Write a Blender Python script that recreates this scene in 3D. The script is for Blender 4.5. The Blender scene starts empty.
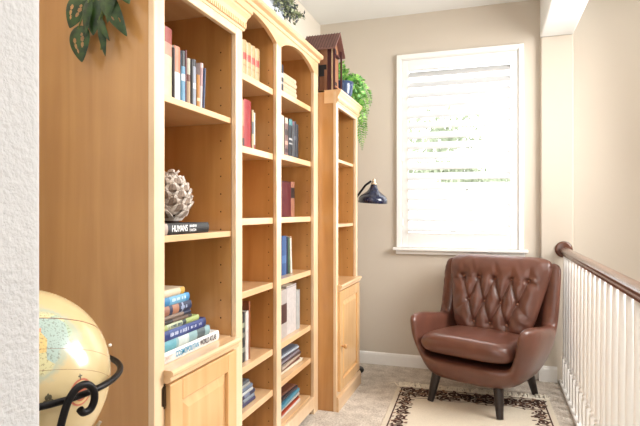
import bpy, bmesh, math, random
import numpy as np
from mathutils import Vector, Matrix, Euler
random.seed(7); rng = np.random.default_rng(7)
PI = math.pi; R = math.radians
SC = bpy.context.scene; COL = SC.collection

# ------------------------------------------------------------------ materials
def lin(c):
    return tuple((v/255/12.92 if v/255 <= .04045 else ((v/255+.055)/1.055)**2.4) for v in c)+(1.0,)
_m = {}
def base_mat(name):
    m = bpy.data.materials.new(name); m.use_nodes = True
    nt = m.node_tree; b = nt.nodes['Principled BSDF']
    return m, nt, b
def mat(c, rough=.6, metal=0.0, var=.10, scale=40, coat=0, bump=0, name=None, emis=0, trans=0):
    """plain colour with a little procedural mottling"""
    k = (c, rough, metal, var, scale, coat, bump, emis, trans)
    if k in _m: return _m[k]
    m, nt, b = base_mat(name or 'paint_%d_%d_%d' % c)
    n = nt.nodes.new('ShaderNodeTexNoise'); n.inputs['Scale'].default_value = scale; n.inputs['Detail'].default_value = 3
    tc = nt.nodes.new('ShaderNodeTexCoord'); nt.links.new(tc.outputs['Object'], n.inputs['Vector'])
    r = nt.nodes.new('ShaderNodeValToRGB'); L = lin(c)
    r.color_ramp.elements[0].position = .3; r.color_ramp.elements[1].position = .7
    r.color_ramp.elements[0].color = tuple(v*(1-var) for v in L[:3])+(1,)
    r.color_ramp.elements[1].color = tuple(min(1, v*(1+var)) for v in L[:3])+(1,)
    nt.links.new(n.outputs['Fac'], r.inputs['Fac']); nt.links.new(r.outputs['Color'], b.inputs['Base Color'])
    b.inputs['Roughness'].default_value = rough; b.inputs['Metallic'].default_value = metal
    b.inputs['Coat Weight'].default_value = coat
    if bump:
        bp = nt.nodes.new('ShaderNodeBump'); bp.inputs['Strength'].default_value = bump; bp.inputs['Distance'].default_value = .002
        nt.links.new(n.outputs['Fac'], bp.inputs['Height']); nt.links.new(bp.outputs['Normal'], b.inputs['Normal'])
    _m[k] = m
    return m
def wood_mat(name, c1, c2, stretch=(14, 14, 1.1), rough=.30, knots=True, coat=.9):
    m, nt, b = base_mat(name); N = nt.nodes; Lk = nt.links
    tc = N.new('ShaderNodeTexCoord'); mp = N.new('ShaderNodeMapping'); mp.inputs['Scale'].default_value = stretch
    Lk.new(tc.outputs['Object'], mp.inputs['Vector'])
    n = N.new('ShaderNodeTexNoise'); n.inputs['Scale'].default_value = 1.3; n.inputs['Detail'].default_value = 5; n.inputs['Distortion'].default_value = .6
    Lk.new(mp.outputs['Vector'], n.inputs['Vector'])
    r = N.new('ShaderNodeValToRGB'); r.color_ramp.elements[0].position = .25; r.color_ramp.elements[1].position = .75
    r.color_ramp.elements[0].color = lin(c1); r.color_ramp.elements[1].color = lin(c2)
    Lk.new(n.outputs['Fac'], r.inputs['Fac'])
    n2 = N.new('ShaderNodeTexNoise'); n2.inputs['Scale'].default_value = 2.6; n2.inputs['Detail'].default_value = 2
    Lk.new(tc.outputs['Object'], n2.inputs['Vector'])
    mx = N.new('ShaderNodeMixRGB'); mx.blend_type = 'MULTIPLY'; mx.inputs['Color2'].default_value = (.80, .72, .62, 1)
    mr = N.new('ShaderNodeMapRange'); mr.inputs['From Min'].default_value = .45; mr.inputs['From Max'].default_value = .8
    Lk.new(n2.outputs['Fac'], mr.inputs['Value']); Lk.new(mr.outputs['Result'], mx.inputs['Fac'])
    Lk.new(r.outputs['Color'], mx.inputs['Color1'])
    Lk.new(mx.outputs['Color'], b.inputs['Base Color'])
    b.inputs['Roughness'].default_value = rough; b.inputs['Coat Weight'].default_value = coat; b.inputs['Coat Roughness'].default_value = .2
    return m
def wall_mat(name, c, bump=.25, scale=120):
    m, nt, b = base_mat(name); N = nt.nodes; Lk = nt.links
    tc = N.new('ShaderNodeTexCoord')
    n = N.new('ShaderNodeTexNoise'); n.inputs['Scale'].default_value = scale; n.inputs['Detail'].default_value = 3
    Lk.new(tc.outputs['Object'], n.inputs['Vector'])
    n2 = N.new('ShaderNodeTexNoise'); n2.inputs['Scale'].default_value = 1.5
    Lk.new(tc.outputs['Object'], n2.inputs['Vector'])
    r = N.new('ShaderNodeValToRGB'); L = lin(c)
    r.color_ramp.elements[0].color = tuple(v*.96 for v in L[:3])+(1,); r.color_ramp.elements[1].color = tuple(min(1, v*1.03) for v in L[:3])+(1,)
    Lk.new(n2.outputs['Fac'], r.inputs['Fac']); Lk.new(r.outputs['Color'], b.inputs['Base Color'])
    bp = N.new('ShaderNodeBump'); bp.inputs['Strength'].default_value = bump; bp.inputs['Distance'].default_value = .003
    Lk.new(n.outputs['Fac'], bp.inputs['Height']); Lk.new(bp.outputs['Normal'], b.inputs['Normal'])
    b.inputs['Roughness'].default_value = .85
    return m
MAPLE = wood_mat('honey_maple', (180, 128, 70), (204, 154, 94))
MAPLE_H = wood_mat('maple_shelf_brightened', (220, 178, 132), (236, 202, 160), stretch=(14, 1.1, 14))  # same maple lightened: brightly lit shelf edges put into the colour
MAPLE_F = wood_mat('maple_frame_brightened', (230, 198, 160), (243, 218, 184))  # lightest copy of the maple: glare on the front frames painted in
MAPLE_D = wood_mat('light_maple_door', (212, 164, 108), (230, 188, 134))
HOLE = mat((60, 35, 18), .9, name='peg_hole')
WALLTAN = wall_mat('tan_wall_paint', (206, 196, 182), .06)
WALLLEFT = wall_mat('cream_wall_paint', (222, 214, 200), .06)
WALLWHITE = wall_mat('textured_white_plaster', (200, 200, 201), .9, 150)
CEIL = wall_mat('ceiling_white', (236, 237, 235), .1)
WHITE = mat((244, 243, 240), .35, var=.01, name='white_trim_paint')
IRON = mat((22, 20, 22), .45, metal=.6, var=.2, scale=80, bump=.3, name='black_iron')
BRASS = mat((92, 76, 58), .4, metal=.9, name='aged_brass')
DARKLEG = mat((34, 25, 23), .35, var=.2, name='espresso_wood')
RAILW = wood_mat('dark_handrail_wood', (84, 48, 34), (112, 66, 46), stretch=(20, 1.5, 20), rough=.22, coat=.6)

def carpet_mat():
    m, nt, b = base_mat('beige_carpet'); N = nt.nodes; Lk = nt.links
    tc = N.new('ShaderNodeTexCoord')
    n = N.new('ShaderNodeTexNoise'); n.inputs['Scale'].default_value = 85; n.inputs['Detail'].default_value = 4
    n2 = N.new('ShaderNodeTexNoise'); n2.inputs['Scale'].default_value = 14; n2.inputs['Detail'].default_value = 5
    for q in (n, n2): Lk.new(tc.outputs['Object'], q.inputs['Vector'])
    r = N.new('ShaderNodeValToRGB'); r.color_ramp.elements[0].position = .3; r.color_ramp.elements[1].position = .7
    r.color_ramp.elements[0].color = lin((158, 145, 130)); r.color_ramp.elements[1].color = lin((232, 223, 211))
    mx = N.new('ShaderNodeMixRGB'); mx.inputs['Fac'].default_value = .45
    Lk.new(n.outputs['Fac'], mx.inputs['Color1']); Lk.new(n2.outputs['Fac'], mx.inputs['Color2']); Lk.new(mx.outputs['Color'], r.inputs['Fac'])
    Lk.new(r.outputs['Color'], b.inputs['Base Color']); b.inputs['Roughness'].default_value = 1
    bp = N.new('ShaderNodeBump'); bp.inputs['Strength'].default_value = .9; bp.inputs['Distance'].default_value = .008
    Lk.new(n.outputs['Fac'], bp.inputs['Height']); Lk.new(bp.outputs['Normal'], b.inputs['Normal'])
    return m
CARPET = carpet_mat()
LEATHER = mat((100, 62, 50), .29, var=.15, scale=9, coat=.15, name='brown_leather_hide')

# ------------------------------------------------------------------ mesh builder
class MB:
    def __init__(s): s.v = []; s.f = []; s.mi = []; s.sm = []
    def add(s, vs, fs, mi=0, smooth=False):
        o = len(s.v); s.v += [tuple(p) for p in vs]
        for f in fs: s.f.append([i+o for i in f]); s.mi.append(mi); s.sm.append(smooth)
        return s
    def box(s, x0, x1, y0, y1, z0, z1, mi=0):
        vs = [(x, y, z) for x in (x0, x1) for y in (y0, y1) for z in (z0, z1)]
        return s.add(vs, [(0, 1, 3, 2), (4, 6, 7, 5), (0, 4, 5, 1), (2, 3, 7, 6), (0, 2, 6, 4), (1, 5, 7, 3)], mi)
    def prism(s, pts, axis, a, b, mi=0, smooth=False):
        """extrude 2-D polygon along axis ('x': pts are (y,z); 'y': (x,z); 'z': (x,y))"""
        n = len(pts)
        def P(p, t): return {'x': (t, p[0], p[1]), 'y': (p[0], t, p[1]), 'z': (p[0], p[1], t)}[axis]
        vs = [P(p, a) for p in pts]+[P(p, b) for p in pts]
        s.add(vs, [(i, (i+1) % n, n+(i+1) % n, n+i) for i in range(n)], mi, smooth)
        return s.add(vs, [tuple(range(n))[::-1], tuple(range(n, 2*n))], mi)
    def lathe(s, prof, c=(0, 0, 0), n=24, mi=0, smooth=True, M=None):
        vs = []
        for r, z in prof:
            for k in range(n):
                a = 2*PI*k/n; p = Vector((r*math.cos(a), r*math.sin(a), z))
                if M is not None: p = M @ p
                vs.append((p[0]+c[0], p[1]+c[1], p[2]+c[2]))
        m = len(prof)
        fs = [(j*n+k, j*n+(k+1) % n, (j+1)*n+(k+1) % n, (j+1)*n+k) for j in range(m-1) for k in range(n)]
        s.add(vs, fs, mi, smooth)
        o = len(s.v)-len(vs)
        if prof[0][0] > 1e-5: s.f.append([o+k for k in range(n)][::-1]); s.mi.append(mi); s.sm.append(False)
        if prof[-1][0] > 1e-5: s.f.append([o+(m-1)*n+k for k in range(n)]); s.mi.append(mi); s.sm.append(False)
        return s
    def tube(s, pts, r, n=8, mi=0, close=False, smooth=True):
        pts = [Vector(p) for p in pts]; m = len(pts)
        rs = r if isinstance(r, (list, tuple)) else [r]*m
        vs = []; up = None
        for i in range(m):
            if close: t = pts[(i+1) % m]-pts[i-1]
            else: t = pts[min(i+1, m-1)]-pts[max(i-1, 0)]
            t.normalize()
            if up is None:
                up = Vector((0, 0, 1)) if abs(t.z) < .9 else Vector((1, 0, 0))
            a = up-t*up.dot(t)
            if a.length < 1e-4: a = Vector((1, 0, 0))-t*t.x
            a.normalize(); up = a; b = t.cross(a)
            for k in range(n):
                q = 2*PI*k/n; vs.append(pts[i]+(a*math.cos(q)+b*math.sin(q))*rs[i])
        M = m if close else m-1
        fs = [(i*n+k, i*n+(k+1) % n, ((i+1) % m)*n+(k+1) % n, ((i+1) % m)*n+k) for i in range(M) for k in range(n)]
        s.add(vs, fs, mi, smooth)
        if not close:
            s.add([vs[k] for k in range(n)], [tuple(range(n))[::-1]], mi)
            s.add([vs[(m-1)*n+k] for k in range(n)], [tuple(range(n))], mi)
        return s
    def build(s, name, mats, parent=None, bevel=0, seg=2, origin=None):
        if not isinstance(mats, (list, tuple)): mats = [mats]
        me = bpy.data.meshes.new(name)
        org = Vector(origin) if origin is not None else Vector((0, 0, 0))
        off = (wloc(parent)+org) if parent is not None else org
        me.from_pydata([(v[0]-off.x, v[1]-off.y, v[2]-off.z) for v in s.v], [], s.f)
        for m in mats: me.materials.append(m)
        me.polygons.foreach_set('material_index', s.mi); me.polygons.foreach_set('use_smooth', s.sm)
        bm = bmesh.new(); bm.from_mesh(me); bmesh.ops.recalc_face_normals(bm, faces=bm.faces); bm.to_mesh(me); bm.free()
        o = bpy.data.objects.new(name, me); COL.objects.link(o)
        if parent is not None: o.parent = parent
        o.location = org
        if bevel:
            b = o.modifiers.new('soft_edges', 'BEVEL'); b.width = bevel; b.segments = seg; b.limit_method = 'ANGLE'; b.angle_limit = R(40)
        return o
def wloc(o):
    v = Vector((0, 0, 0))
    while o is not None: v += Vector(o.location); o = o.parent
    return v
def tag(o, label=None, cat=None, group=None, kind=None):
    if label: o['label'] = label
    if cat: o['category'] = cat
    if group: o['group'] = group
    if kind: o['kind'] = kind
    return o
def thing(name, loc, label, cat, group=None):
    o = bpy.data.objects.new(name, None); COL.objects.link(o); o.location = loc; o.empty_display_size = .05
    return tag(o, label, cat, group)
def struct(o, label=None, cat=None): return tag(o, label, cat, kind='structure')

XL, YB, ZC = -1.333, 4.043, 2.73   # left wall, window wall, ceiling

# ------------------------------------------------------------------ room shell
struct(MB().box(XL-.1, .50, -1.2, YB+.1, -.25, 0).build('floor', CARPET), 'beige carpeted landing floor', 'floor')
struct(MB().box(XL-.12, XL, -1.2, YB+.1, -.25, ZC+.1).build('wall_left', WALLLEFT), 'cream wall behind the bookcases', 'wall')
wb = MB()
wx0, wx1, wz0, wz1 = -.665, .180, .935, 2.375
wb.box(XL-.1, wx0, YB, YB+.14, -.25, ZC+.1); wb.box(wx1, .36, YB, YB+.14, -.25, ZC+.1)
wb.box(wx0, wx1, YB, YB+.14, -.25, wz0); wb.box(wx0, wx1, YB, YB+.14, wz1, ZC+.1)
struct(wb.build('wall_back', WALLTAN), 'tan wall around the shuttered window', 'wall')
struct(MB().box(.328, .543, YB-.04, YB+.16, -2.6, 2.446).build('wall_pilaster', WALLTAN, bevel=.012, seg=3), 'tan wall end where the handrail is fixed', 'wall')
struct(MB().box(.53, 1.6, YB+.03, YB+.15, -2.6, ZC+.1).build('wall_stairwell', WALLTAN), 'tan stairwell wall beyond the railing', 'wall')
struct(MB().box(1.6, 1.72, -1.2, YB+.1, -2.6, ZC+.1).build('wall_right', WALLTAN), 'tan far stairwell wall', 'wall')
struct(MB().box(XL-.1, 1.72, -1.3, -1.2, -2.6, ZC+.1).build('wall_front', WALLTAN), 'tan wall closing the landing behind the viewer', 'wall')
struct(MB().box(.50, 1.62, -1.2, YB+.1, -2.65, -2.55).build('floor_lower', CARPET), 'carpeted lower floor of the stairwell', 'floor')
struct(MB().box(.42, .50, -1.2, YB+.1, -2.6, -.25).build('wall_below_landing', WALLTAN), 'tan wall below the landing edge', 'wall')
struct(MB().box(XL-.1, 1.7, -1.2, YB+.15, ZC, ZC+.1).build('ceiling', CEIL), 'white ceiling', 'ceiling')
struct(MB().box(.328, .543, -1.2, YB+.02, 2.446, ZC).build('trim_beam', CEIL, bevel=.01), 'white boxed ceiling beam above the railing', 'beam')
struct(MB().box(XL-.5, -.45, .300, .4335, -.2, ZC).build('wall_near', WALLWHITE, bevel=.016, seg=4), 'white textured wall end in the left foreground', 'wall')
def baseboard(x0, x1, y, h=.095):
    return MB().prism([(y, 0), (y-.014, 0), (y-.014, h-.02), (y-.011, h-.008), (y-.005, h), (y, h)], 'x', x0, x1)
struct(baseboard(XL, .328, YB).build('baseboard_back', WHITE), 'white baseboard under the window', 'baseboard')
pb = baseboard(.316, .436, YB-.04, .11); pb.box(.316, .329, YB-.045, YB, 0, .11)
struct(pb.build('baseboard_pilaster', WHITE), 'short white baseboard block beside the railing', 'baseboard')

# ------------------------------------------------------------------ window with plantation shutters
wn = bpy.data.objects.new('window_1', None); COL.objects.link(wn); wn.location = (-.242, YB, .92)
struct(wn, 'bright window with white louvred shutters', 'window')
cs = MB(); cx0, cx1, cz1 = -.704, .219, 2.418; yf = YB-.022
cs.box(cx0, cx0+.036, yf, YB, .927, cz1); cs.box(cx1-.036, cx1, yf, YB, .927, cz1); cs.box(cx0+.036, cx1-.036, yf, YB, cz1-.036, cz1)
cs.box(cx0+.0365, cx0+.043, yf+.006, YB+.10, .927, cz1-.0365); cs.box(cx1-.043, cx1-.0365, yf+.006, YB+.10, .927, cz1-.0365); cs.box(cx0+.0435, cx1-.0435, yf+.006, YB+.10, cz1-.043, cz1-.0365)
cs.build('casing', WHITE, wn, bevel=.003)
MB().box(cx0-.025, cx1+.028, YB-.055, YB+.1, .905, .926).build('sill', WHITE, wn, bevel=.004)
MB().box(cx0-.005, cx1+.008, YB-.025, YB, .876, .905).build('apron', WHITE, wn, bevel=.004)
px0, px1 = cx0+.0445, cx1-.0445; pz0, pz1 = .928, 2.3735
SHUT = mat((240, 241, 239), .4, var=.01, name='shutter_white')
_b = SHUT.node_tree.nodes['Principled BSDF']
pn = MB().box(px0, px0+.045, YB-.012, YB+.018, pz0, pz1).box(px1-.045, px1, YB-.012, YB+.018, pz0, pz1)
pn.box(px0+.0455, px1-.0455, YB-.0115, YB+.018, pz0, 1.040).box(px0+.0455, px1-.0455, YB-.0115, YB+.018, 2.292, pz1)
pnl = pn.build('shutter_panel', SHUT, wn, bevel=.003)
for z in (1.12, 1.62, 2.12):
    MB().box(px0-.008, px0+.006, YB-.02, YB-.008, z-.03, z+.03).build('hinge', WHITE, pnl, bevel=.002)
slatm, nt, b = base_mat('louvre_translucent_white')
b.inputs['Base Color'].default_value = lin((216, 217, 218)); b.inputs['Roughness'].default_value = .5
tr = nt.nodes.new('ShaderNodeBsdfTranslucent'); tr.inputs['Color'].default_value = (.95, .96, .97, 1)
nz = nt.nodes.new('ShaderNodeTexNoise'); nz.inputs['Scale'].default_value = 5; mxs = nt.nodes.new('ShaderNodeMixShader'); mxs.inputs['Fac'].default_value = .04
nt.links.new(b.outputs['BSDF'], mxs.inputs[1]); nt.links.new(tr.outputs['BSDF'], mxs.inputs[2]); nt.links.new(mxs.outputs['Shader'], nt.nodes['Material Output'].inputs['Surface'])
NS = 16; pit = (2.300-1.040)/NS; ang = R(43)
for i in range(NS):
    z = 1.040+pit*(i+.5); y = YB+.003; pr = []
    for k in range(12):
        a = 2*PI*k/12; u = .044*math.cos(a); w = .0055*math.sin(a)
        pr.append((y+u*math.cos(ang)-w*math.sin(ang), z+u*math.sin(ang)+w*math.cos(ang)))
    MB().prism(pr, 'x', px0+.047, px1-.047, smooth=True).build('louvre', slatm, pnl)
gl = bpy.data.materials.new('window_glass'); gl.use_nodes = True; nt = gl.node_tree
g = nt.nodes['Principled BSDF']; g.inputs['Transmission Weight'].default_value = 1; g.inputs['Roughness'].default_value = 0; g.inputs['IOR'].default_value = 1.02
nq = nt.nodes.new('ShaderNodeTexNoise'); nq.inputs['Scale'].default_value = 2
MB().box(wx0, wx1, YB+.115, YB+.119, wz0, wz1).build('pane', gl, wn)

# outside: pale sunlit tree and shrub seen through the louvres
def leaf_cloud(mb, c, rad, n, size, mi=0, seed=1):
    rg = np.random.default_rng(seed)
    for _ in range(n):
        d = rg.normal(size=3); d /= np.linalg.norm(d); q = rg.random()**.45
        p = Vector((c[0]+d[0]*rad[0]*q, c[1]+d[1]*rad[1]*q, c[2]+d[2]*rad[2]*q))
        M = Euler(tuple(rg.random(3)*6.28)).to_matrix(); s_ = size*(.6+.8*rg.random())
        vs = [p+M @ Vector(v) for v in ((-s_, 0, 0), (0, -.45*s_, .1*s_), (s_, 0, 0), (0, .45*s_, .1*s_))]
        mb.add(vs, [(0, 1, 2, 3)], mi)
PALEG = mat((146, 157, 134), .8, var=.15, name='sunlit_leaves'); PALEB = mat((190, 188, 184), .8, name='sunlit_bark')
tt = thing('tree', (-.65, 9, -2.5), 'pale green tree seen outside through the shutters', 'tree')
m_ = MB(); leaf_cloud(m_, (-.75, 9, 2.55), (.7, .6, .42), 420, .06, seed=3); leaf_cloud(m_, (-.9, 9, 2.35), (.5, .5, .25), 220, .06, seed=4); m_.build('crown', PALEG, tt)
MB().tube([(-.65, 9, -2.5), (-.62, 9, .4), (-.6, 9, 2.8)], [.07, .04, .02]).build('trunk', PALEB, tt)
tt = thing('shrub', (-.3, 8, -2.5), 'blurred green shrub seen outside below the tree through the shutters', 'shrub')
m_ = MB(); leaf_cloud(m_, (-.75, 8, 1.84), (.7, .5, .12), 900, .05, seed=5); leaf_cloud(m_, (-.2, 8, 1.66), (.6, .5, .12), 700, .05, seed=6); m_.build('foliage', PALEG, tt)
MB().tube([(-.3, 8, -2.5), (-.3, 8, .2), (-.3, 8, 1.5)], [.05, .03, .015]).build('stem', PALEB, tt)

# outlet behind the chair
ol = thing('wall_outlet', (-.395, YB, .385), 'white electrical outlet plate low on the wall beside the armchair', 'outlet')
MB().box(-.43, -.36, YB-.006, YB, .315, .432).build('cover_plate', WHITE, ol, bevel=.002)
for z in (.345, .40): MB().box(-.41, -.38, YB-.0085, YB-.005, z-.014, z+.014).build('socket', mat((225, 224, 220), .4, var=.02), ol, bevel=.002)

# ------------------------------------------------------------------ bookcases
def holes(mb, xs, y, zs, mi, sgn):
    for x in xs:
        for z in zs:
            vs = [(x+.003*math.cos(2*PI*k/8), y+sgn*.0006, z+.003*math.sin(2*PI*k/8)) for k in range(8)]
            mb.add(vs, [tuple(range(8))], mi)
def panel_door(root, X, y0, y1, z0, z1, knob=None, hinges=None, label=None):
    """overlay raised-panel door whose front is X; frame, bevelled field"""
    d = MB(); t = .02; fr = .062
    d.box(X-t, X, y0, y0+fr, z0, z1); d.box(X-t, X, y1-fr, y1, z0, z1)
    d.box(X-t, X, y0+fr, y1-fr, z0, z0+fr); d.box(X-t, X, y0+fr, y1-fr, z1-fr, z1)
    d.box(X-t, X-.012, y0+fr-.005, y1-fr+.005, z0+fr-.005, z1-fr+.005)
    a0, a1, c0, c1 = y0+fr+.004, y1-fr-.004, z0+fr+.004, z1-fr-.004; k = .028
    vs = [(X-.012, a0, c0), (X-.012, a1, c0), (X-.012, a1, c1), (X-.012, a0, c1), (X-.002, a0+k, c0+k), (X-.002, a1-k, c0+k), (X-.002, a1-k, c1-k), (X-.002, a0+k, c1-k)]
    d.add(vs, [(0, 1, 5, 4), (1, 2, 6, 5), (2, 3, 7, 6), (3, 0, 4, 7), (4, 5, 6, 7)])
    door = d.build('cabinet_door', MAPLE_D, root, bevel=.003)
    if knob:
        y, z = knob; M = Matrix.Rotation(PI/2, 3, 'Y')
        MB().lathe([(.006, 0), (.006, .01), (.010, .014), (.015, .022), (.014, .030), (.008, .034), (0, .035)], (X, y, z), 16, M=M).build('knob', MAPLE, door)
    if hinges:
        for y, z in hinges:
            h = MB(); h.tube([(X-.018, y, z-.028), (X-.018, y, z+.028)], .0045, 8)
            h.lathe([(0, -.038), (.004, -.033), (.002, -.028)], (X-.018, y, z), 8); h.lathe([(.002, .028), (.004, .033), (0, .038)], (X-.018, y, z), 8)
            h.prism([(y-.013, z-.024), (y-.013, z+.024), (y-.004, z+.03), (y-.002, z), (y-.004, z-.03)], 'x', X-.0205, X-.0175)
            h.build('hinge', BRASS, door)
    return door
def crown(mb, X, y0, y1, z0, H, P, wrap=True, xl=None, xr=None, wl=1):
    """moulding running along Y with projecting profile; mitre-free returns"""
    pr = [(0, 0), (.006, 0), (.010, .15*H), (.010, .30*H), (.35*P, .36*H), (.5*P, .55*H), (.8*P, .72*H), (.85*P, .80*H), (P, .84*H), (P, H), (0, H)]
    n = len(pr); vs = []
    for (y, s) in ((y0, -1), (y1, 1)):
        for p, z in pr: vs.append((X+p, y+s*p*(wl if s < 0 else 1), z0+z))
    mb.add(vs, [(i, i+1, n+i+1, n+i) for i in range(n-1)]); 
    # returns running back along X
    for off, (y, s), xe in ((0, (y0, -1), xl or XL+.02), (n, (y1, 1), xr or XL+.02)):
        w2 = [(xe, y+s*p*(wl if s < 0 else 1), z0+z) for p, z in pr]
        o = [vs[off+i] for i in range(n)]
        mb.add(o+w2, [(i, i+1, n+i+1, n+i) for i in range(n-1)])
        mb.add(w2, [tuple(range(n))])
    mb.add([(X, y0, z0+H), (X, y1, z0+H), (XL+.02, y1, z0+H), (XL+.02, y0, z0+H)], [(0, 1, 2, 3)])

def tower(label, y0, y1, X, zt, open_top, shelves, ledge_z, knobpos=None, hinges=None, ys0=.048, ys1=.055, dy0=.05, dy1=.035, xl=None, xr=None, ov=0, SX=.0205):
    """tall cabinet: open shelves over a raised panel door"""
    root = thing('bookcase', (X-.2, (y0+y1)/2, 0), label, 'bookcase', None)
    t = .02; xb = XL+.015
    MB().box(xb, X-.012, y0, y0+t, 0, zt).build('side_panel', MAPLE, root, bevel=.002)
    ti = ys1; sp = MB().box(xb, X-.0205, y1-ti, y1, 0, zt)
    zs = [ledge_z+.06+i*.032*2 for i in range(int((open_top-ledge_z)/.064))]
    holes(sp, (X-.062, xb+.07), y1-ti, zs, 1, -1)
    sp.build('side_panel', [MAPLE, HOLE], root)
    MB().box(xb-.008, xb, y0, y1, 0, zt).build('back_panel', MAPLE, root)
    MB().box(xb, X-.002, y0+t, y1-t, zt-.02, zt-.004).build('top_panel', MAPLE_H, root)
    ff = MB(); ff.box(X-.02, X, y0-.002, y0+ys0, 0, zt); ff.box(X-.02, X, y1-ys1, y1, 0, zt)
    ff.box(X-.02, X, y0+ys0, y1-ys1, open_top, zt); ff.box(X-.02, X, y0+ys0, y1-ys1, .02, ledge_z-.004)
    ff.build('face_frame', MAPLE_F, root, bevel=.003)
    for z in shelves:
        MB().box(xb, X-SX, y0+t, y1-ti-.0005, z-.020, z).build('shelf', MAPLE_H, root, bevel=.002)
    MB().box(xb, X-.0205, y0+t, y1-ti-.0005, ledge_z-.019, ledge_z).build('shelf', MAPLE_H, root, bevel=.002)
    lg = MB(); L0, L1 = y0+dy0-.006, y1-dy1+.008
    pr = [(X-.02, ledge_z+.001), (X+.024, ledge_z+.001), (X+.031, ledge_z-.004), (X+.031, ledge_z-.013), (X+.022, ledge_z-.018), (X+.022, ledge_z-.030), (X+.012, ledge_z-.036), (X-.02, ledge_z-.036)]
    lg.prism(pr, 'y', L0, L1); lg.build('ledge_molding', MAPLE_H, root, bevel=.0015)
    panel_door(root, X+.018, y0+dy0, y1-dy1, .115, ledge_z-.040, knobpos, hinges)
    bs = MB(); pr = [(0, 0), (.014, 0), (.014, .075), (.008, .088), (0, .092)]
    n = len(pr)
    bs.prism([(X+p, z) for p, z in pr], 'y', y0-.002, y1+ov)
    bs.build('base_molding', MAPLE_H, root, bevel=.002)
    cr = MB(); crown(cr, X-.002, y0-(.0012 if ov else 0), y1, zt-.070, .080, .030, xl=xl, xr=xr, wl=0 if ov else 1)
    c = cr.build('crown_molding', MAPLE_H, root)
    dn = MB(); yy = y0+.001
    while yy < y1+.004:
        dn.box(X+.006, X+.014, yy, yy+.007, zt-.062, zt-.044); yy += .013
    dn.build('dentil_strip', MAPLE_H, c)
    return root
C1Y0, C1Y1 = 1.20, 1.7245
tower('nearest tall honey wood bookcase with dentil crown and lower cabinet door', C1Y0, C1Y1, -.87, 1.935, 1.838, (1.538, 1.132), .757, None, [(1.244, .685)], ys0=.047, ys1=.050, dy0=.047, dy1=.080, xr=-.962)
tower('narrow honey wood bookcase at far end with knobbed door beside window wall', 2.99, 3.505, -.885, 1.925, 1.835, (1.529, 1.125), .758, (3.045, .385), None, ys0=.040, ys1=.040, dy0=.022, dy1=.012, xl=-.962, ov=.045)

def S2(z): return 1.2+(z-1.2)*1.02
# middle double bookcase
X2 = -1.0; M0, M1 = 1.7265, 2.988; zt = 2.13; xb = XL+.015
root = thing('bookcase', (X2-.15, (M0+M1)/2, 0), 'wide middle double bookcase with two arched open bays of shelves', 'bookcase')
MB().box(xb, X2-.012, M0, M0+.02, 0, zt).build('side_panel', MAPLE, root)
for (ya, yb_) in ((2.352, 2.372), (2.912, 2.932)):
    d = MB().box(xb, X2-.0205, ya, yb_, 0, zt)
    holes(d, (-1.044, xb+.05), ya, [.17+.064*i for i in range(28)], 1, -1)
    d.build('divider_panel' if ya < 2.5 else 'side_panel', [MAPLE, HOLE], root)
MB().box(xb, X2-.0205, 2.390, 2.410, 0, zt).build('divider_panel', MAPLE, root)
MB().box(xb, X2-.012, 2.968, M1, 0, zt).build('side_panel', MAPLE, root)
MB().box(xb-.008, xb, M0, M1, 0, zt).build('back_panel', MAPLE, root)
MB().box(xb, X2-.002, M0, M1, zt-.02, zt).build('top_panel', MAPLE_H, root)
ff = MB()
for a, b_ in ((M0, 1.82), (2.352, 2.410), (2.912, M1)): ff.box(X2-.02, X2, a, b_, 0, 2.03)
for a, b_ in ((1.82, 2.352), (2.410, 2.912)): ff.box(X2-.02, X2, a, b_, .035, .105)
ff.build('face_frame', MAPLE_F, root, bevel=.003)
ar = MB()
def arch(a, b_):
    n = 24; lo = []
    for k in range(n+1):
        t = k/n; lo.append((a+(b_-a)*t, 2.026+.058*(1-(2*t-1)**2)**.9))
    for k in range(n):
        (ya, za), (yc, zc) = lo[k], lo[k+1]
        ar.add([(X2, ya, za), (X2, yc, zc), (X2, yc, zt), (X2, ya, zt), (X2-.02, ya, za), (X2-.02, yc, zc)], [(0, 1, 2, 3), (0, 1, 5, 4)])
arch(1.82, 2.352); arch(2.410, 2.912)
for a, b_ in ((M0, 1.82), (2.352, 2.410), (2.912, M1)): ar.add([(X2, a, 2.024), (X2, b_, 2.024), (X2, b_, zt), (X2, a, zt)], [(0, 1, 2, 3)])
ar.build('arched_rail', MAPLE_H, root)
cr = MB(); pr = [(0, 0), (.008, 0), (.012, .006), (.012, .014), (.028, .020), (.034, .026), (.034, .040), (0, .040)]
cr.prism([(X2+p, 2.100+z) for p, z in pr], 'y', M0+.03, M1-.002); cr.build('crown_molding', MAPLE_H, root)
for z in (1.792, 1.481, 1.173, .862, .541, .345): z = S2(z); MB().box(xb, X2-.0205, 1.747, 2.351, z-.030, z).build('shelf', MAPLE_H, root, bevel=.0025)
for z in (1.812, 1.493, 1.174, .863, .543, .352): z = S2(z); MB().box(xb, X2-.0205, 2.411, 2.911, z-.030, z).build('shelf', MAPLE_H, root, bevel=.0025)
for a, b_ in ((1.747, 2.351), (2.411, 2.911)): MB().box(xb, X2-.021, a, b_, .090, .112).build('shelf', MAPLE_H, root, bevel=.0025)

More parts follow.
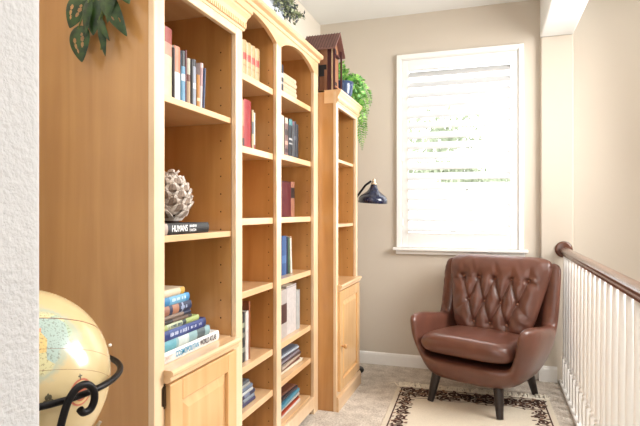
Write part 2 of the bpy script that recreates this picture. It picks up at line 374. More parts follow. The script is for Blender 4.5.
# ------------------------------------------------------------------ books
PAGE = mat((232, 224, 205), .9, var=.08, scale=200, name='paper_pages')
def text_mesh(txt, size, bold=0.0):
    c = bpy.data.curves.new('lettering', 'FONT'); c.body = txt; c.size = size; c.offset = bold; c.align_x = 'LEFT'; c.align_y = 'CENTER'
    o = bpy.data.objects.new('tmp', c); COL.objects.link(o)
    dg = bpy.context.evaluated_depsgraph_get(); me = bpy.data.meshes.new_from_object(o.evaluated_get(dg))
    vs = [v.co.copy() for v in me.vertices]; fs = [tuple(p.vertices) for p in me.polygons]
    bpy.data.objects.remove(o); bpy.data.curves.remove(c); bpy.data.meshes.remove(me)
    return vs, fs
def book(loc, t, h, d, spine, cover=None, bands=(), flat=False, lean=0, label='', group=None, texts=(), yaw=0, pages=None, rounded=.004, rough=.45):
    """spine at x=0 facing +X; thickness +Y; height +Z. flat: thickness up, top of the spine to smaller Y.
       bands: (f0,f1,colour) measured from the top of the spine"""
    dk = lambda c: tuple(int(v*(.80+.13*(min(c)/255)**2)) for v in c)
    spine = dk(spine); cover = dk(cover) if cover else spine; bands = [(b_[0], b_[1], dk(b_[2])) for b_ in bands]
    cols = [mat(spine, rough), mat(cover, rough)]+[mat(b_[2], rough) for b_ in bands]
    cuts = sorted({0., 1.}|{b_[0] for b_ in bands}|{b_[1] for b_ in bands})
    mb = MB(); K = 6
    arc = [(-rounded*(abs(2*k/K-1)**2.2), t*k/K) for k in range(K+1)]
    for a, b_ in zip(cuts[:-1], cuts[1:]):
        mi = 0; mid = (a+b_)/2
        for i, q in enumerate(bands):
            if q[0] <= mid <= q[1]: mi = i+2
        z1, z0 = h*(1-a), h*(1-b_)
        for k in range(K):
            (xa, ya), (xc, yc) = arc[k], arc[k+1]
            mb.add([(xa, ya, z0), (xc, yc, z0), (xc, yc, z1), (xa, ya, z1)], [(0, 1, 2, 3)], mi)
    bt = .0022
    for z in (0, h): mb.add([(x, y, z) for x, y in arc]+[(-.006, t-bt, z), (-.006, bt, z)], [tuple(range(K+3))], 0)
    mb.box(-d, -rounded, 0, bt, 0, h, 1); mb.box(-d, -rounded, t-bt, t, 0, h, 1)
    o = mb.build('book', cols); 
    pg = MB().box(-d+.003, -.005, bt, t-bt, .003, h-.003).build('pages', pages or PAGE, o)
    for tx in texts:
        s_, f_from_top, size, colr, yoff = tx[:5]
        if s_ == '#':     # lettering too small to read in the photo: fine uneven strokes
            rs = random.Random(int(f_from_top*1000)+int(size*1e5)); m2 = MB(); zc = h*(1-f_from_top); ze = zc-h*tx[5]
            while zc > ze:
                w_ = rs.uniform(.0015, .004)
                if rs.random() > .18: hh = size*rs.uniform(.35, .5); m2.add([(.0012, t*.5+yoff-hh, zc), (.0012, t*.5+yoff+hh, zc), (.0012, t*.5+yoff+hh, zc-w_), (.0012, t*.5+yoff-hh, zc-w_)], [(0, 1, 2, 3)])
                zc -= w_+.0018
            m2.build('spine_title', mat(colr, .5, var=.02), o); continue
        vs, fs = text_mesh(s_, size, tx[5] if len(tx) > 5 else 0)
        sx = tx[6] if len(tx) > 6 else 1
        m2 = MB(); m2.add([(.0008, t*.5+yoff+v.y, h*(1-f_from_top)-v.x*sx) for v in vs], fs)
        m2.build('spine_title', mat(colr, .5, var=.02), o)
    o.location = loc
    o.rotation_euler = (R(90) if flat else R(lean), 0, R(yaw)) if not flat else (R(90), 0, R(yaw))
    tag(o, label, 'book', group)
    return o
def row(x, y, z, items, group, start_d=.0):
    """upright books: (t, h, d, spine, bands, label, lean, setback)"""
    for it in items:
        t, h, d, sp, bands, label = it[:6]; lean = it[6] if len(it) > 6 else 0; sb = it[7] if len(it) > 7 else random.uniform(0, .006)
        if lean:   # lean: positive degrees tips the top toward smaller Y
            y += h*math.sin(R(lean)) if lean > 0 else 0
        o = book((x-sb, y, z+.0005+(t*math.sin(R(-lean)) if lean < 0 else 0)), t, h, d, sp, bands=bands, lean=lean, label=label, group=group)
        y += t*math.cos(R(lean))+.0012
    return y
def stack(x, z, items, group, lo=0):
    """lying books bottom up: (t, length, width, right_y, spine, bands, label, texts, setback, yaw)"""
    for it in items:
        t, L, w, yr, sp, bands, label = it[:7]; L = min(L, yr-lo); texts = it[7] if len(it) > 7 else (); sb = it[8] if len(it) > 8 else 0; yaw = it[9] if len(it) > 9 else 0
        book((x-sb, yr, z+.0004), t, L, w, sp, bands=bands, flat=True, label=label, group=group, texts=texts, yaw=yaw)
        z += t+.0006
    return z
CREAM = (226, 214, 190)
# nearest bookcase, top shelf
row(-.905, 1.274, 1.5385, [
    (.066, .206, .15, (216, 210, 178), [(0, .22, (176, 82, 74)), (.22, .40, (214, 160, 140))], 'thick cream book with faded red top, first on the top shelf of nearest bookcase'),
    (.012, .155, .14, (52, 34, 34), [], 'thin dark brown book beside the thick cream and red one'),
    (.033, .166, .14, (236, 232, 226), [(0, .48, (226, 140, 104))], 'book with salmon upper half and white lower half of spine'),
    (.021, .160, .13, (110, 168, 204), [(0, .30, (54, 58, 62)), (.45, .58, (230, 236, 240))], 'light blue book with dark top of spine on top shelf'),
    (.010, .168, .13, (112, 28, 34), [], 'thin dark red book beside the light blue one'),
    (.018, .146, .13, (188, 158, 120), [(0, .35, (196, 190, 170)), (.35, .5, (120, 66, 48))], 'tan book with pale top on top shelf of nearest bookcase'),
    (.012, .148, .13, (58, 58, 60), [], 'thin charcoal book right of the tan one'),
    (.022, .152, .13, (158, 166, 182), [(0, .15, (30, 30, 34)), (.5, .62, (218, 222, 228))], 'grey blue book with black top of spine'),
    (.016, .108, .13, (206, 142, 62), [(.7, .8, (240, 220, 170))], 'short orange paperback between grey books'),
    (.016, .152, .12, (214, 192, 190), [(.1, .5, (190, 150, 150))], 'pale pink paperback near the right end of its row', -3),
    (.009, .140, .12, (74, 92, 126), [], 'thin slate blue book last in the row on the top shelf of nearest bookcase', -4),
], 'upright books on the top shelf of the nearest bookcase')
# HUMANS book and cone
book((-.900, 1.538, 1.1330), .033, .30, .20, (26, 25, 28), bands=[(0, .235, (24, 23, 26)), (.10, .225, (196, 178, 164))], flat=True, label='black book with HUMANS on the spine lying under the cone ornament',
     texts=[('HUMANS', .285, .027, (244, 244, 244), 0, .0004, .76), ('BRANDON', .60, .011, (235, 235, 235), .0065, .0003, .75), ('STANTON', .60, .011, (235, 235, 235), -.0065, .0003, .75)])
# stack with the atlas
stack(-.895, .7575, [
    (.034, .37, .26, 1.597, (240, 238, 234), [], 'white world atlas with blue and black spine lettering, bottom of its stack', [('RAND MCNALLY', .02, .018, (214, 190, 178), 0, .0004, .62), ('COSMOPOLITAN', .295, .024, (60, 146, 184), 0, .0005, .70), ('WORLD ATLAS', .665, .024, (50, 48, 62), 0, .0006, .62)]),
    (.030, .32, .24, 1.536, (150, 186, 192), [(0, .38, (110, 186, 204)), (.42, .6, (206, 220, 216)), (.75, .9, (90, 108, 114))], 'pale teal photo spined book lying on the white atlas'),
    (.030, .30, .22, 1.510, (34, 60, 140), [(.30, .60, (60, 88, 164)), (.94, 1, (22, 40, 100))], 'dark blue book with pale lettering third from bottom of the stack', [('#', .30, .012, (206, 214, 236), .001, .34), ('#', .68, .009, (206, 214, 236), .001, .22)]),
    (.017, .28, .20, 1.468, (186, 204, 128), [(.0, .18, (60, 86, 50)), (.30, .62, (206, 216, 180)), (.62, .70, (50, 60, 60))], 'slim green and yellow book above the dark blue one', [('#', .32, .010, (40, 70, 90), 0, .30)]),
    (.012, .26, .19, 1.425, (44, 36, 40), [(.5, .9, (120, 96, 80))], 'thin blackish book in the middle of the atlas stack'),
    (.012, .26, .19, 1.420, (28, 42, 78), [(.2, .8, (150, 130, 116))], 'thin navy paperback in the atlas stack'),
    (.028, .26, .19, 1.424, (32, 44, 84), [(.30, .42, (176, 120, 96)), (.50, .66, (190, 130, 98)), (.74, .78, (170, 180, 210))], 'navy book with orange lettering on its spine below the sky blue one', [('#', .12, .012, (196, 140, 108), 0, .16), ('#', .70, .010, (170, 184, 214), 0, .22)]),
    (.025, .25, .18, 1.412, (66, 150, 210), [(.45, .9, (120, 190, 232))], 'sky blue book second from top of the atlas stack', [('#', .50, .010, (216, 236, 246), .002, .36)]),
    (.021, .24, .17, 1.386, (232, 214, 186), [(.86, 1, (226, 178, 70)), (0, .3, (214, 160, 90))], 'cream and yellow book on top of the atlas stack'),
], 'books lying in the stack on the cabinet ledge', lo=1.222)
# spine lettering strokes too small to read are left as plain bands

# middle bookcase, left bay
gp = 'matching tan volumes with red bands'
y = 1.89
for i in range(9):
    t = .044
    book((-1.065, y, S2(1.792)+.0005), t, .178, .15, (206, 172, 118), bands=[(.32, .50, (196, 62, 44)), (.62, .66, (180, 140, 90))], label='tan volume with red spine band on top shelf of middle bookcase', group=gp, rounded=.008)
    y += t+.002
row(-1.05, 2.005, S2(1.481)+.0005, [
    (.05, .20, .14, (70, 44, 44), [], 'dark maroon book left of the salmon one in middle bookcase'),
    (.055, .214, .15, (196, 96, 78), [(0, .55, (226, 150, 124)), (.8, 1, (60, 40, 40))], 'salmon spined book beside the bright red one'),
    (.072, .222, .16, (178, 30, 40), [], 'thick bright red book in left bay of middle bookcase'),
    (.018, .186, .13, (196, 176, 130), [(.3, .6, (90, 90, 90))], 'thin tan book right of the thick red one'),
    (.014, .176, .13, (224, 218, 204), [(.85, 1, (170, 60, 60))], 'thin white book last in the row with the red book'),
], 'upright books on second shelf of middle bookcase left bay')
row(-1.05, 1.95, S2(.541)+.0005, [
    (.06, .24, .15, (40, 38, 44), [], 'black book in left bay low shelf of middle bookcase'),
    (.06, .245, .15, (66, 58, 54), [(.2, .8, (34, 36, 44))], 'charcoal book left of the patterned one'),
    (.045, .22, .15, (50, 56, 58), [(.2, .3, (170, 176, 150)), (.4, .5, (150, 150, 130)), (.7, .8, (160, 165, 150))], 'dark patterned book on low shelf of left bay'),
    (.030, .222, .15, (226, 220, 216), [], 'white spined book between dark and brown ones', 0, 0),
    (.014, .262, .17, (168, 96, 58), [], 'tall thin reddish brown book at end of low shelf row', 0, .0),
], 'upright books on the low shelf of middle bookcase left bay')
gs = 'books lying on the second lowest shelf of middle bookcase left bay'
stack(-1.045, S2(.345)+.0005, [
    (.017, .28, .20, 2.205, (70, 66, 110), [], 'violet blue book lying lowest in the left bay pile', (), 0),
    (.016, .28, .20, 2.195, (150, 160, 176), [(.3, .6, (60, 70, 110))], 'grey blue book second from bottom of left bay pile'),
    (.018, .27, .20, 2.200, (44, 50, 84), [(.6, .8, (130, 140, 170))], 'navy book in middle of left bay pile'),
    (.014, .27, .19, 2.180, (206, 208, 210), [], 'pale grey magazine in left bay pile'),
    (.018, .25, .18, 2.175, (112, 128, 150), [(.2, .5, (190, 196, 200))], 'steel blue book in left bay pile'),
    (.014, .25, .18, 2.150, (170, 170, 166), [], 'light grey book near top of left bay pile'),
    (.014, .24, .17, 2.140, (84, 92, 100), [], 'dark grey book on top of left bay pile'),
], gs)
stack(-1.04, .1125, [
    (.030, .28, .20, 2.19, (60, 52, 52), [], 'dark brown book lying lowest on bottom shelf of left bay'),
    (.026, .27, .19, 2.185, (200, 196, 190), [], 'pale grey book lying on bottom shelf of left bay'),
    (.028, .26, .18, 2.18, (32, 28, 30), [], 'black book topmost on bottom shelf of left bay'),
], 'books lying on the bottom shelf of middle bookcase left bay')
# middle bookcase, right bay
gs = 'cream books lying on top shelf of right bay'
ws = [('cream book lowest', .025), ('cream book second from bottom', .026), ('cream book in the middle', .024), ('cream book second from top', .026), ('cream book topmost', .024)]
stack(-1.06, S2(1.812)+.0005, [(t, .235+.01*(i % 2), .17, 2.795-.004*i, (224, 204, 172), [(.0, .05, (190, 150, 110))], n+' of the pile on top shelf of right bay', (), .002*(i % 3)) for i, (n, t) in enumerate(ws)], gs)
book((-1.045, 2.520, S2(1.812)+.0005), .035, .150, .13, (40, 44, 62), bands=[(.3, .45, (200, 200, 204)), (.6, .68, (180, 180, 180))], label='small dark blue upright book at left of the cream pile')
row(-1.05, 2.47, S2(1.493)+.0005, [
    (.062, .196, .15, (206, 190, 166), [], 'cream book first in view on second shelf of right bay'),
    (.058, .214, .15, (226, 208, 182), [(.05, .2, (236, 226, 210))], 'pale cream book beside the mottled one'),
    (.040, .208, .15, (132, 96, 92), [(0, .15, (220, 200, 180)), (.3, .45, (60, 50, 50)), (.6, .7, (220, 170, 150)), (.8, .9, (70, 40, 50))], 'mottled pink and brown book on second shelf of right bay'),
    (.018, .196, .15, (34, 34, 40), [], 'thin black book left of the teal topped one'),
    (.048, .214, .15, (38, 44, 54), [(.02, .17, (92, 160, 164)), (.5, .55, (200, 200, 200)), (.62, .66, (190, 190, 190))], 'dark book with teal band at top of spine'),
    (.022, .206, .15, (32, 30, 40), [(0, .1, (120, 60, 90))], 'dark book with plum top right of the teal banded one'),
    (.034, .210, .15, (30, 36, 52), [(.4, .5, (90, 96, 110))], 'navy black book second from right on second shelf of right bay'),
    (.036, .200, .15, (26, 32, 46), [], 'navy black book at right end of second shelf of right bay'),
], 'upright books on the second shelf of middle bookcase right bay')
row(-1.09, 2.53, S2(1.174)+.0005, [
    (.075, .196, .15, (96, 22, 34), [], 'dark red album left of the maroon one, third shelf of right bay'),
    (.175, .198, .15, (104, 26, 40), [(0, .04, (80, 18, 28))], 'wide maroon album on third shelf of right bay'),
    (.062, .200, .15, (180, 122, 96), [(.17, .47, (44, 26, 24))], 'brown box file with dark label beside the maroon album'),
], 'albums on third shelf of middle bookcase right bay')
row(-1.07, 2.51, S2(.863)+.0005, [
    (.09, .215, .15, (60, 96, 156), [], 'wide blue book on fourth shelf of right bay'),
    (.062, .212, .15, (66, 104, 164), [(.5, .7, (90, 130, 190))], 'blue book beside the slim green one'),
    (.022, .206, .14, (30, 40, 72), [], 'slim navy book on fourth shelf of right bay'),
    (.022, .200, .14, (72, 110, 84), [], 'slim green book on fourth shelf of right bay'),
    (.020, .205, .14, (232, 226, 214), [(0, .04, (200, 150, 110))], 'white book leaning at end of fourth shelf of right bay', 4),
], 'upright books on the fourth shelf of middle bookcase right bay')
row(-1.05, 2.50, S2(.543)+.0005, [
    (.12, .255, .17, (196, 186, 182), [(.3, .7, (90, 60, 60))], 'pale binder with dark label on fifth shelf of right bay'),
    (.145, .265, .17, (214, 206, 202), [(.02, .04, (170, 160, 156))], 'wide off white binder on fifth shelf of right bay'),
    (.055, .222, .15, (186, 186, 184), [], 'grey binder at right end of fifth shelf'),
], 'binders on the fifth shelf of middle bookcase right bay')
P_ = [(.018, .32, 2.84, (236, 226, 204), 'cream book lowest in the upper right bay pile'), (.014, .31, 2.80, (120, 70, 56), 'reddish brown book second from bottom of upper right bay pile'),
      (.014, .31, 2.82, (206, 184, 166), 'tan paperback in upper right bay pile'), (.014, .30, 2.815, (90, 62, 58), 'dark brown paperback in upper right bay pile'),
      (.013, .30, 2.80, (150, 140, 150), 'mauve grey book in upper right bay pile'), (.013, .29, 2.795, (70, 60, 76), 'dark plum book in upper right bay pile'),
      (.012, .29, 2.78, (190, 200, 212), 'pale blue magazine near top of upper right bay pile'), (.010, .28, 2.77, (110, 120, 136), 'slate grey magazine on top of upper right bay pile')]
stack(-1.045, S2(.352)+.0005, [(t, L, .20, y_, c, [], n, (), .004*(i % 3), (-2, 0, 3, -3, 1, 2, -1, 0)[i]) for i, (t, L, y_, c, n) in enumerate(P_)], 'books lying on the sixth shelf of middle bookcase right bay')
P_ = [(.018, .34, 2.80, (226, 220, 212), 'white book lowest in the bottom right bay pile'), (.010, .33, 2.80, (206, 84, 50), 'thin orange red book in bottom right bay pile'),
      (.014, .32, 2.785, (60, 44, 44), 'dark brown book in bottom right bay pile'), (.012, .32, 2.79, (196, 190, 186), 'light grey book in bottom right bay pile'),
      (.022, .33, 2.80, (90, 160, 186), 'turquoise book in bottom right bay pile'), (.014, .30, 2.77, (160, 110, 100), 'dusty pink book in bottom right bay pile'),
      (.012, .29, 2.76, (60, 60, 70), 'charcoal book near top of bottom right bay pile'), (.012, .28, 2.74, (130, 80, 60), 'brown book on top of bottom right bay pile')]
stack(-1.045, .1125, [(t, L, .20, y_, c, [], n, (), .004*(i % 3), (0, 2, -3, 1, 3, -4, 2, -2)[i]) for i, (t, L, y_, c, n) in enumerate(P_)], 'books lying on the bottom shelf of middle bookcase right bay')
# far narrow bookcase
row(-.940, 3.10, 1.5295, [
    (.05, .20, .15, (84, 88, 98), [], 'slate book left of the blue grey one in far narrow bookcase'),
    (.05, .205, .15, (96, 100, 112), [(.2, .3, (200, 200, 200))], 'blue grey book in the far narrow bookcase'),
    (.045, .198, .15, (70, 72, 80), [(.1, .2, (160, 160, 160))], 'dark grey book at right end of row in far narrow bookcase'),
], 'upright books in the far narrow bookcase')

# ------------------------------------------------------------------ artichoke / cone ornament
def cone_ornament():
    c = Vector((-.985, 1.432, 1.1675)); H = .155; Rr = .071
    root = thing('cone_ornament', c, 'whitewashed artichoke shaped cone ornament standing on the HUMANS book', 'ornament')
    m1, nt, b = base_mat('whitewashed_scales'); ly = nt.nodes.new('ShaderNodeTexNoise'); ly.inputs['Scale'].default_value = 60
    tcn = nt.nodes.new('ShaderNodeTexCoord'); nt.links.new(tcn.outputs['Object'], ly.inputs['Vector'])
    rp = nt.nodes.new('ShaderNodeValToRGB'); rp.color_ramp.elements[0].color = lin((172, 158, 146)); rp.color_ramp.elements[1].color = lin((226, 216, 206)); rp.color_ramp.elements[0].position = .3; rp.color_ramp.elements[1].position = .62
    nt.links.new(ly.outputs['Fac'], rp.inputs['Fac']); nt.links.new(rp.outputs['Color'], b.inputs['Base Color']); b.inputs['Roughness'].default_value = .8
    def rad(t): return Rr*max(0, math.sin(PI*(t*.86+.12)))**.62
    core = MB(); core.lathe([(rad(t)*.80, t*H) for t in [i/14 for i in range(15)]], tuple(c), 24); core.build('core', mat((96, 78, 66), .9), root)
    sc = MB(); rows = 8
    for j in range(rows):
        t = .03+.90*j/(rows-1); r0 = rad(t)*.80; n = max(5, int(2*PI*max(rad(t), .02)/.050)); 
        for k in range(n):
            a = 2*PI*(k+.5*(j % 2))/n; w = 2*PI*r0/n*.60+.005; L = .042 if j < rows-2 else .022
            er = Vector((math.cos(a), math.sin(a), 0)); et = Vector((-math.sin(a), math.cos(a), 0)); ez = Vector((0, 0, 1))
            G = []
            for v_ in range(6):
                q = v_/5; ww = w*(1-q**1.9)*(.85+.55*q)*.95; out = .003+.018*q**1.25; up = L*q
                tt_ = min(1, t+up/H); rr = r0+(rad(tt_)*.80-r0)*.9
                for s_ in (-1, -.5, 0, .5, 1):
                    G.append(c+er*(rr+out-.006*s_*s_*(1-q*.3))+et*(ww*s_)+ez*(t*H+up*(1 if True else 0)))
            for i in range(5):
                for k2 in range(4): sc.add([G[q9] for q9 in (i*5+k2, i*5+k2+1, (i+1)*5+k2+1, (i+1)*5+k2)], [(0, 1, 2, 3)], 1 if (1 <= i <= 3 and k2 in (1, 2)) else 0, False)
    o = sc.build('scales', [m1, mat((150, 132, 118), .85, var=.2, name='scale_middle')], root); sd = o.modifiers.new('thick', 'SOLIDIFY'); sd.thickness = .004; sd.offset = -1  # second slot: middle of each scale darker than its rim
cone_ornament()

# ------------------------------------------------------------------ globe on iron stand
GC = Vector((-.776, .678, .913)); GR = .155
def globe():
    root = thing('globe', (GC.x, GC.y, 0), 'large antique style cream world globe in black iron floor stand at left foreground', 'globe')
    m, nt, b = base_mat('antique_map'); N = nt.nodes; Lk = nt.links
    tc = N.new('ShaderNodeTexCoord'); 
    land = N.new('ShaderNodeTexNoise'); land.inputs['Scale'].default_value = 9; land.inputs['Detail'].default_value = 6; land.inputs['Roughness'].default_value = .6
    mp = N.new('ShaderNodeMapping'); mp.inputs['Location'].default_value = (.22, .1, .05)
    Lk.new(tc.outputs['Object'], mp.inputs['Vector']); Lk.new(mp.outputs['Vector'], land.inputs['Vector'])
    # one continent: soft-edged blob whose border is broken by noise
    dist = N.new('ShaderNodeVectorMath'); dist.operation = 'DISTANCE'; dist.inputs[1].default_value = (.122, -.052, .080)
    Lk.new(tc.outputs['Object'], dist.inputs[0])
    ad = N.new('ShaderNodeMath'); ad.operation = 'MULTIPLY_ADD'; ad.inputs[1].default_value = .14; Lk.new(land.outputs['Fac'], ad.inputs[0]); 
    Lk.new(dist.outputs['Value'], ad.inputs[2])
    st = N.new('ShaderNodeMapRange'); st.inputs['From Min'].default_value = .118; st.inputs['From Max'].default_value = .128; st.inputs['To Min'].default_value = 1; st.inputs['To Max'].default_value = 0
    Lk.new(ad.outputs['Value'], st.inputs['Value'])
    vor = N.new('ShaderNodeTexVoronoi'); vor.inputs['Scale'].default_value = 30; Lk.new(tc.outputs['Object'], vor.inputs['Vector'])
    cr = N.new('ShaderNodeValToRGB'); cr.color_ramp.interpolation = 'CONSTANT'
    E = cr.color_ramp.elements; E[0].color = lin((212, 206, 160)); E[1].position = .35; E[1].color = lin((176, 194, 168)); 
    for p, c in ((.55, (226, 196, 130)), (.72, (222, 158, 120)), (.86, (172, 192, 184))): e = E.new(p); e.color = lin(c)
    sep = N.new('ShaderNodeSeparateColor'); Lk.new(vor.outputs['Color'], sep.inputs['Color']); Lk.new(sep.outputs['Red'], cr.inputs['Fac'])
    sea = N.new('ShaderNodeTexNoise'); sea.inputs['Scale'].default_value = 14; Lk.new(tc.outputs['Object'], sea.inputs['Vector'])
    sr = N.new('ShaderNodeValToRGB'); sr.color_ramp.elements[0].color = lin((200, 175, 126)); sr.color_ramp.elements[1].color = lin((222, 204, 160)); Lk.new(sea.outputs['Fac'], sr.inputs['Fac'])
    # fine print speckle on land
    sp = N.new('ShaderNodeTexNoise'); sp.inputs['Scale'].default_value = 320; Lk.new(tc.outputs['Object'], sp.inputs['Vector'])
    spr = N.new('ShaderNodeMapRange'); spr.inputs['From Min'].default_value = .55; spr.inputs['From Max'].default_value = .62; spr.inputs['To Max'].default_value = .45; Lk.new(sp.outputs['Fac'], spr.inputs['Value'])
    lm = N.new('ShaderNodeMixRGB'); lm.inputs['Color2'].default_value = lin((110, 92, 70)); Lk.new(cr.outputs['Color'], lm.inputs['Color1']); Lk.new(spr.outputs['Result'], lm.inputs['Fac'])
    mx = N.new('ShaderNodeMixRGB'); Lk.new(st.outputs['Result'], mx.inputs['Fac']); Lk.new(sr.outputs['Color'], mx.inputs['Color1']); Lk.new(lm.outputs['Color'], mx.inputs['Color2'])
    # coast halo teal
    hl = N.new('ShaderNodeMapRange'); hl.inputs['From Min'].default_value = .128; hl.inputs['From Max'].default_value = .142; hl.inputs['To Min'].default_value = .65; hl.inputs['To Max'].default_value = 0; Lk.new(ad.outputs['Value'], hl.inputs['Value'])
    iv = N.new('ShaderNodeMath'); iv.operation = 'SUBTRACT'; iv.inputs[0].default_value = 1; Lk.new(st.outputs['Result'], iv.inputs[1])
    mu = N.new('ShaderNodeMath'); mu.operation = 'MULTIPLY'; Lk.new(hl.outputs['Result'], mu.inputs[0]); Lk.new(iv.outputs['Value'], mu.inputs[1])
    m3 = N.new('ShaderNodeMixRGB'); m3.inputs['Color2'].default_value = lin((160, 184, 174)); Lk.new(mx.outputs['Color'], m3.inputs['Color1']); Lk.new(mu.outputs['Value'], m3.inputs['Fac'])
    Lk.new(m3.outputs['Color'], b.inputs['Base Color']); b.inputs['Roughness'].default_value = .22; b.inputs['Coat Weight'].default_value = .4
    s = MB(); s.lathe([(GR*math.sin(PI*i/48), -GR*math.cos(PI*i/48)) for i in range(49)], tuple(GC), 72)
    ball = s.build('ball', m, root, origin=(0, 0, GC.z))
    INK = mat((150, 92, 66), .5, name='map_ink')
    # printed circles (parallels / ecliptic), tilted like the globe's axis
    lines = MB()
    p1, p2, p3 = Vector((.0931, -.0357, .1187)), Vector((.107, -.0014, .1121)), Vector((.1118, .0512, .0944))
    nn = (p2-p1).cross(p3-p1).normalized(); a_ = nn.orthogonal().normalized(); b_ = nn.cross(a_)
    for dd, r in ((nn.dot(p1), .0007), (nn.dot(p1)*-.6, .00022), (0, .00022)):
        q_ = math.sqrt(GR*GR-dd*dd); n = 96
        lines.tube([GC+(nn*dd+a_*q_*math.cos(2*PI*k/n)+b_*q_*math.sin(2*PI*k/n))*1.0006 for k in range(n)], r, 4, close=True)
    lines.build('printed_parallels', INK, ball)
    # small decorative cartouche and ship on the ocean
    car = MB()
    def on(az, el, k=1.001): return GC+Vector((math.cos(R(el))*math.cos(R(az)), math.cos(R(el))*math.sin(R(az)), math.sin(R(el))))*GR*k
    def disc(az, el, ra, mi, ry=None, n=20, k=1.001):
        ry = ry or ra; p = [on(az+ra*math.cos(2*PI*i/n), el+ry*math.sin(2*PI*i/n), k) for i in range(n)]; car.add([on(az, el, k+.002)]+p, [(0, i+1, (i+1) % n+1) for i in range(n)], mi)
    disc(-4, 0, 8, 0, 8); disc(-4, 0, 6.8, 1, 6.8, k=1.002); disc(-4, -1, 4.2, 0, 4.2, k=1.004)
    disc(-4, 9, .5, 2, 2.0); disc(-4, 9.5, 1.6, 2, .5)
    CM = [mat((196, 110, 82), .5), mat((226, 196, 140), .5), mat((96, 88, 66), .5)]
    car.build('printed_cartouche', CM, ball); car = MB()
    for (u, v, a, b_) in ((0, 0, 4, 1), (-1.2, 2.6, 1.5, 2), (1.4, 2.4, 1.5, 2.2), (0, 4.6, .9, 1.3)): disc(-24+u*.7, 1+v*.7, a*.7, 2, b_*.7, 10)
    car.build('printed_ship', CM, ball)
    for s_ in (1,):
        MB().lathe([(0, -.003), (.0025, -.002), (.003, 0), (.0025, .002), (0, .003)], tuple(on(42, 16, 1.03)), 12).build('axis_pin', WHITE, root)
    rz = GC.z+.002; RR = .171; n = 72
    st_ = MB(); st_.tube([(GC.x+RR*math.cos(2*PI*k/n), GC.y+RR*math.sin(2*PI*k/n), rz) for k in range(n)], .0055, 10, close=True)
    ring = st_.build('stand_ring', IRON, root)
    for az in (-11, 109, 229):
        e = Vector((math.cos(R(az)), math.sin(R(az)), 0)); tg = Vector((-math.sin(R(az)), math.cos(R(az)), 0))
        # a tall leg rising outside the ring and curling sideways into a hook over it
        path = [(.05, .10, .012), (.03, .05, .03), (-.03, -.04, .14), (-.075, -.09, .35), (-.065, -.06, .58), (-.054, -.02, rz-.18), (-.046, -.004, rz-.10), (-.040, 0, rz-.045), (-.028, 0, rz-.005), (-.015, 0, rz+.014), (0, 0, rz+.020), (.012, 0, rz+.0155), (.020, 0, rz+.003), (.020, 0, rz-.011), (.013, 0, rz-.022), (.001, 0, rz-.023), (-.005, 0, rz-.016)]
        P = [Vector((GC.x, GC.y, 0))+e*(RR+.0125+r_)+tg*s_+Vector((0, 0, z_)) for s_, r_, z_ in path]
        Q = []
        for i in range(len(P)-1):
            p0, p1, p2, p3 = P[max(i-1, 0)], P[i], P[i+1], P[min(i+2, len(P)-1)]
            for s in range(6):
                t = s/6; Q.append(.5*((2*p1)+(p2-p0)*t+(2*p0-5*p1+4*p2-p3)*t*t+(3*p1-p0-3*p2+p3)*t**3))
        Q.append(P[-1]); MB().tube(Q, .0058, 10).build('leg', IRON, root)
    MB().lathe([(.004, .02), (.004, .60), (.02, .63), (.012, .68), (.012, .750), (.004, .757)], (GC.x, GC.y, 0), 16).build('pivot_post', IRON, root)
    cb = MB()
    for az in (-35, 85, 205): cb.tube([(GC.x, GC.y, .36), (GC.x+.115*math.cos(R(az)), GC.y+.115*math.sin(R(az)), .36)], .006)
    cb.build('brace', IRON, root)
    mer = MB(); mer.tube([GC+Vector((math.cos(R(35))*.163*math.cos(R(a)), math.sin(R(35))*.163*math.cos(R(a)), .163*math.sin(R(a)))) for a in range(-92, -28, 6)], .003, 8)
    mer.build('meridian_arc', mat((190, 180, 170), .3, metal=.8), root)
globe()

# ------------------------------------------------------------------ plants
def leaf_blade(mb, base, tip, width, facing, mi=0, holes_=(), heart=True, n=60, m=36, curl=.12, mi2=None):
    base, tip = Vector(base), Vector(tip); ax = tip-base; L = ax.length; ax.normalize()
    f = Vector(facing); f = (f-ax*f.dot(ax)).normalized(); sd = ax.cross(f)
    def wd(t):
        return width*.5*((math.sin(PI*min(1, t**.55)))**.75 if heart else math.sin(PI*t)**.8)
    G = []; 
    for i in range(n+1):
        t = i/n
        for j in range(m+1):
            s = 2*j/m-1; w = wd(t)
            back = (.10*L*(abs(s))*(1-t)**3) if heart else 0
            G.append(base+ax*(t*L-back)+sd*(w*s)+f*(-curl*w*s*s+.03*L*math.sin(PI*t)-curl*.5*L*t*t))
    F = []; 
    for i in range(n):
        for j in range(m):
            t = (i+.5)/n; s = 2*(j+.5)/m-1
            if any(((t-a)/ra)**2+((s-b_)/rb)**2 < 1 for a, b_, ra, rb in holes_): continue
            F.append((i*(m+1)+j, i*(m+1)+j+1, (i+1)*(m+1)+j+1, (i+1)*(m+1)+j))
    mb.add(G, F, mi, True)
def leaf_mat(name, c1, c2, rough=.35):
    m, nt, b = base_mat(name); n = nt.nodes.new('ShaderNodeTexNoise'); n.inputs['Scale'].default_value = 40
    tc = nt.nodes.new('ShaderNodeTexCoord'); nt.links.new(tc.outputs['Object'], n.inputs['Vector'])
    r = nt.nodes.new('ShaderNodeValToRGB'); r.color_ramp.elements[0].position = .35; r.color_ramp.elements[1].position = .65
    r.color_ramp.elements[0].color = lin(c1); r.color_ramp.elements[1].color = lin(c2); nt.links.new(n.outputs['Fac'], r.inputs['Fac']); nt.links.new(r.outputs['Color'], b.inputs['Base Color'])
    b.inputs['Roughness'].default_value = rough; return m
MON = leaf_mat('monstera_green', (24, 44, 20), (54, 80, 34)); STEM = mat((92, 112, 52), .5, name='green_stem')
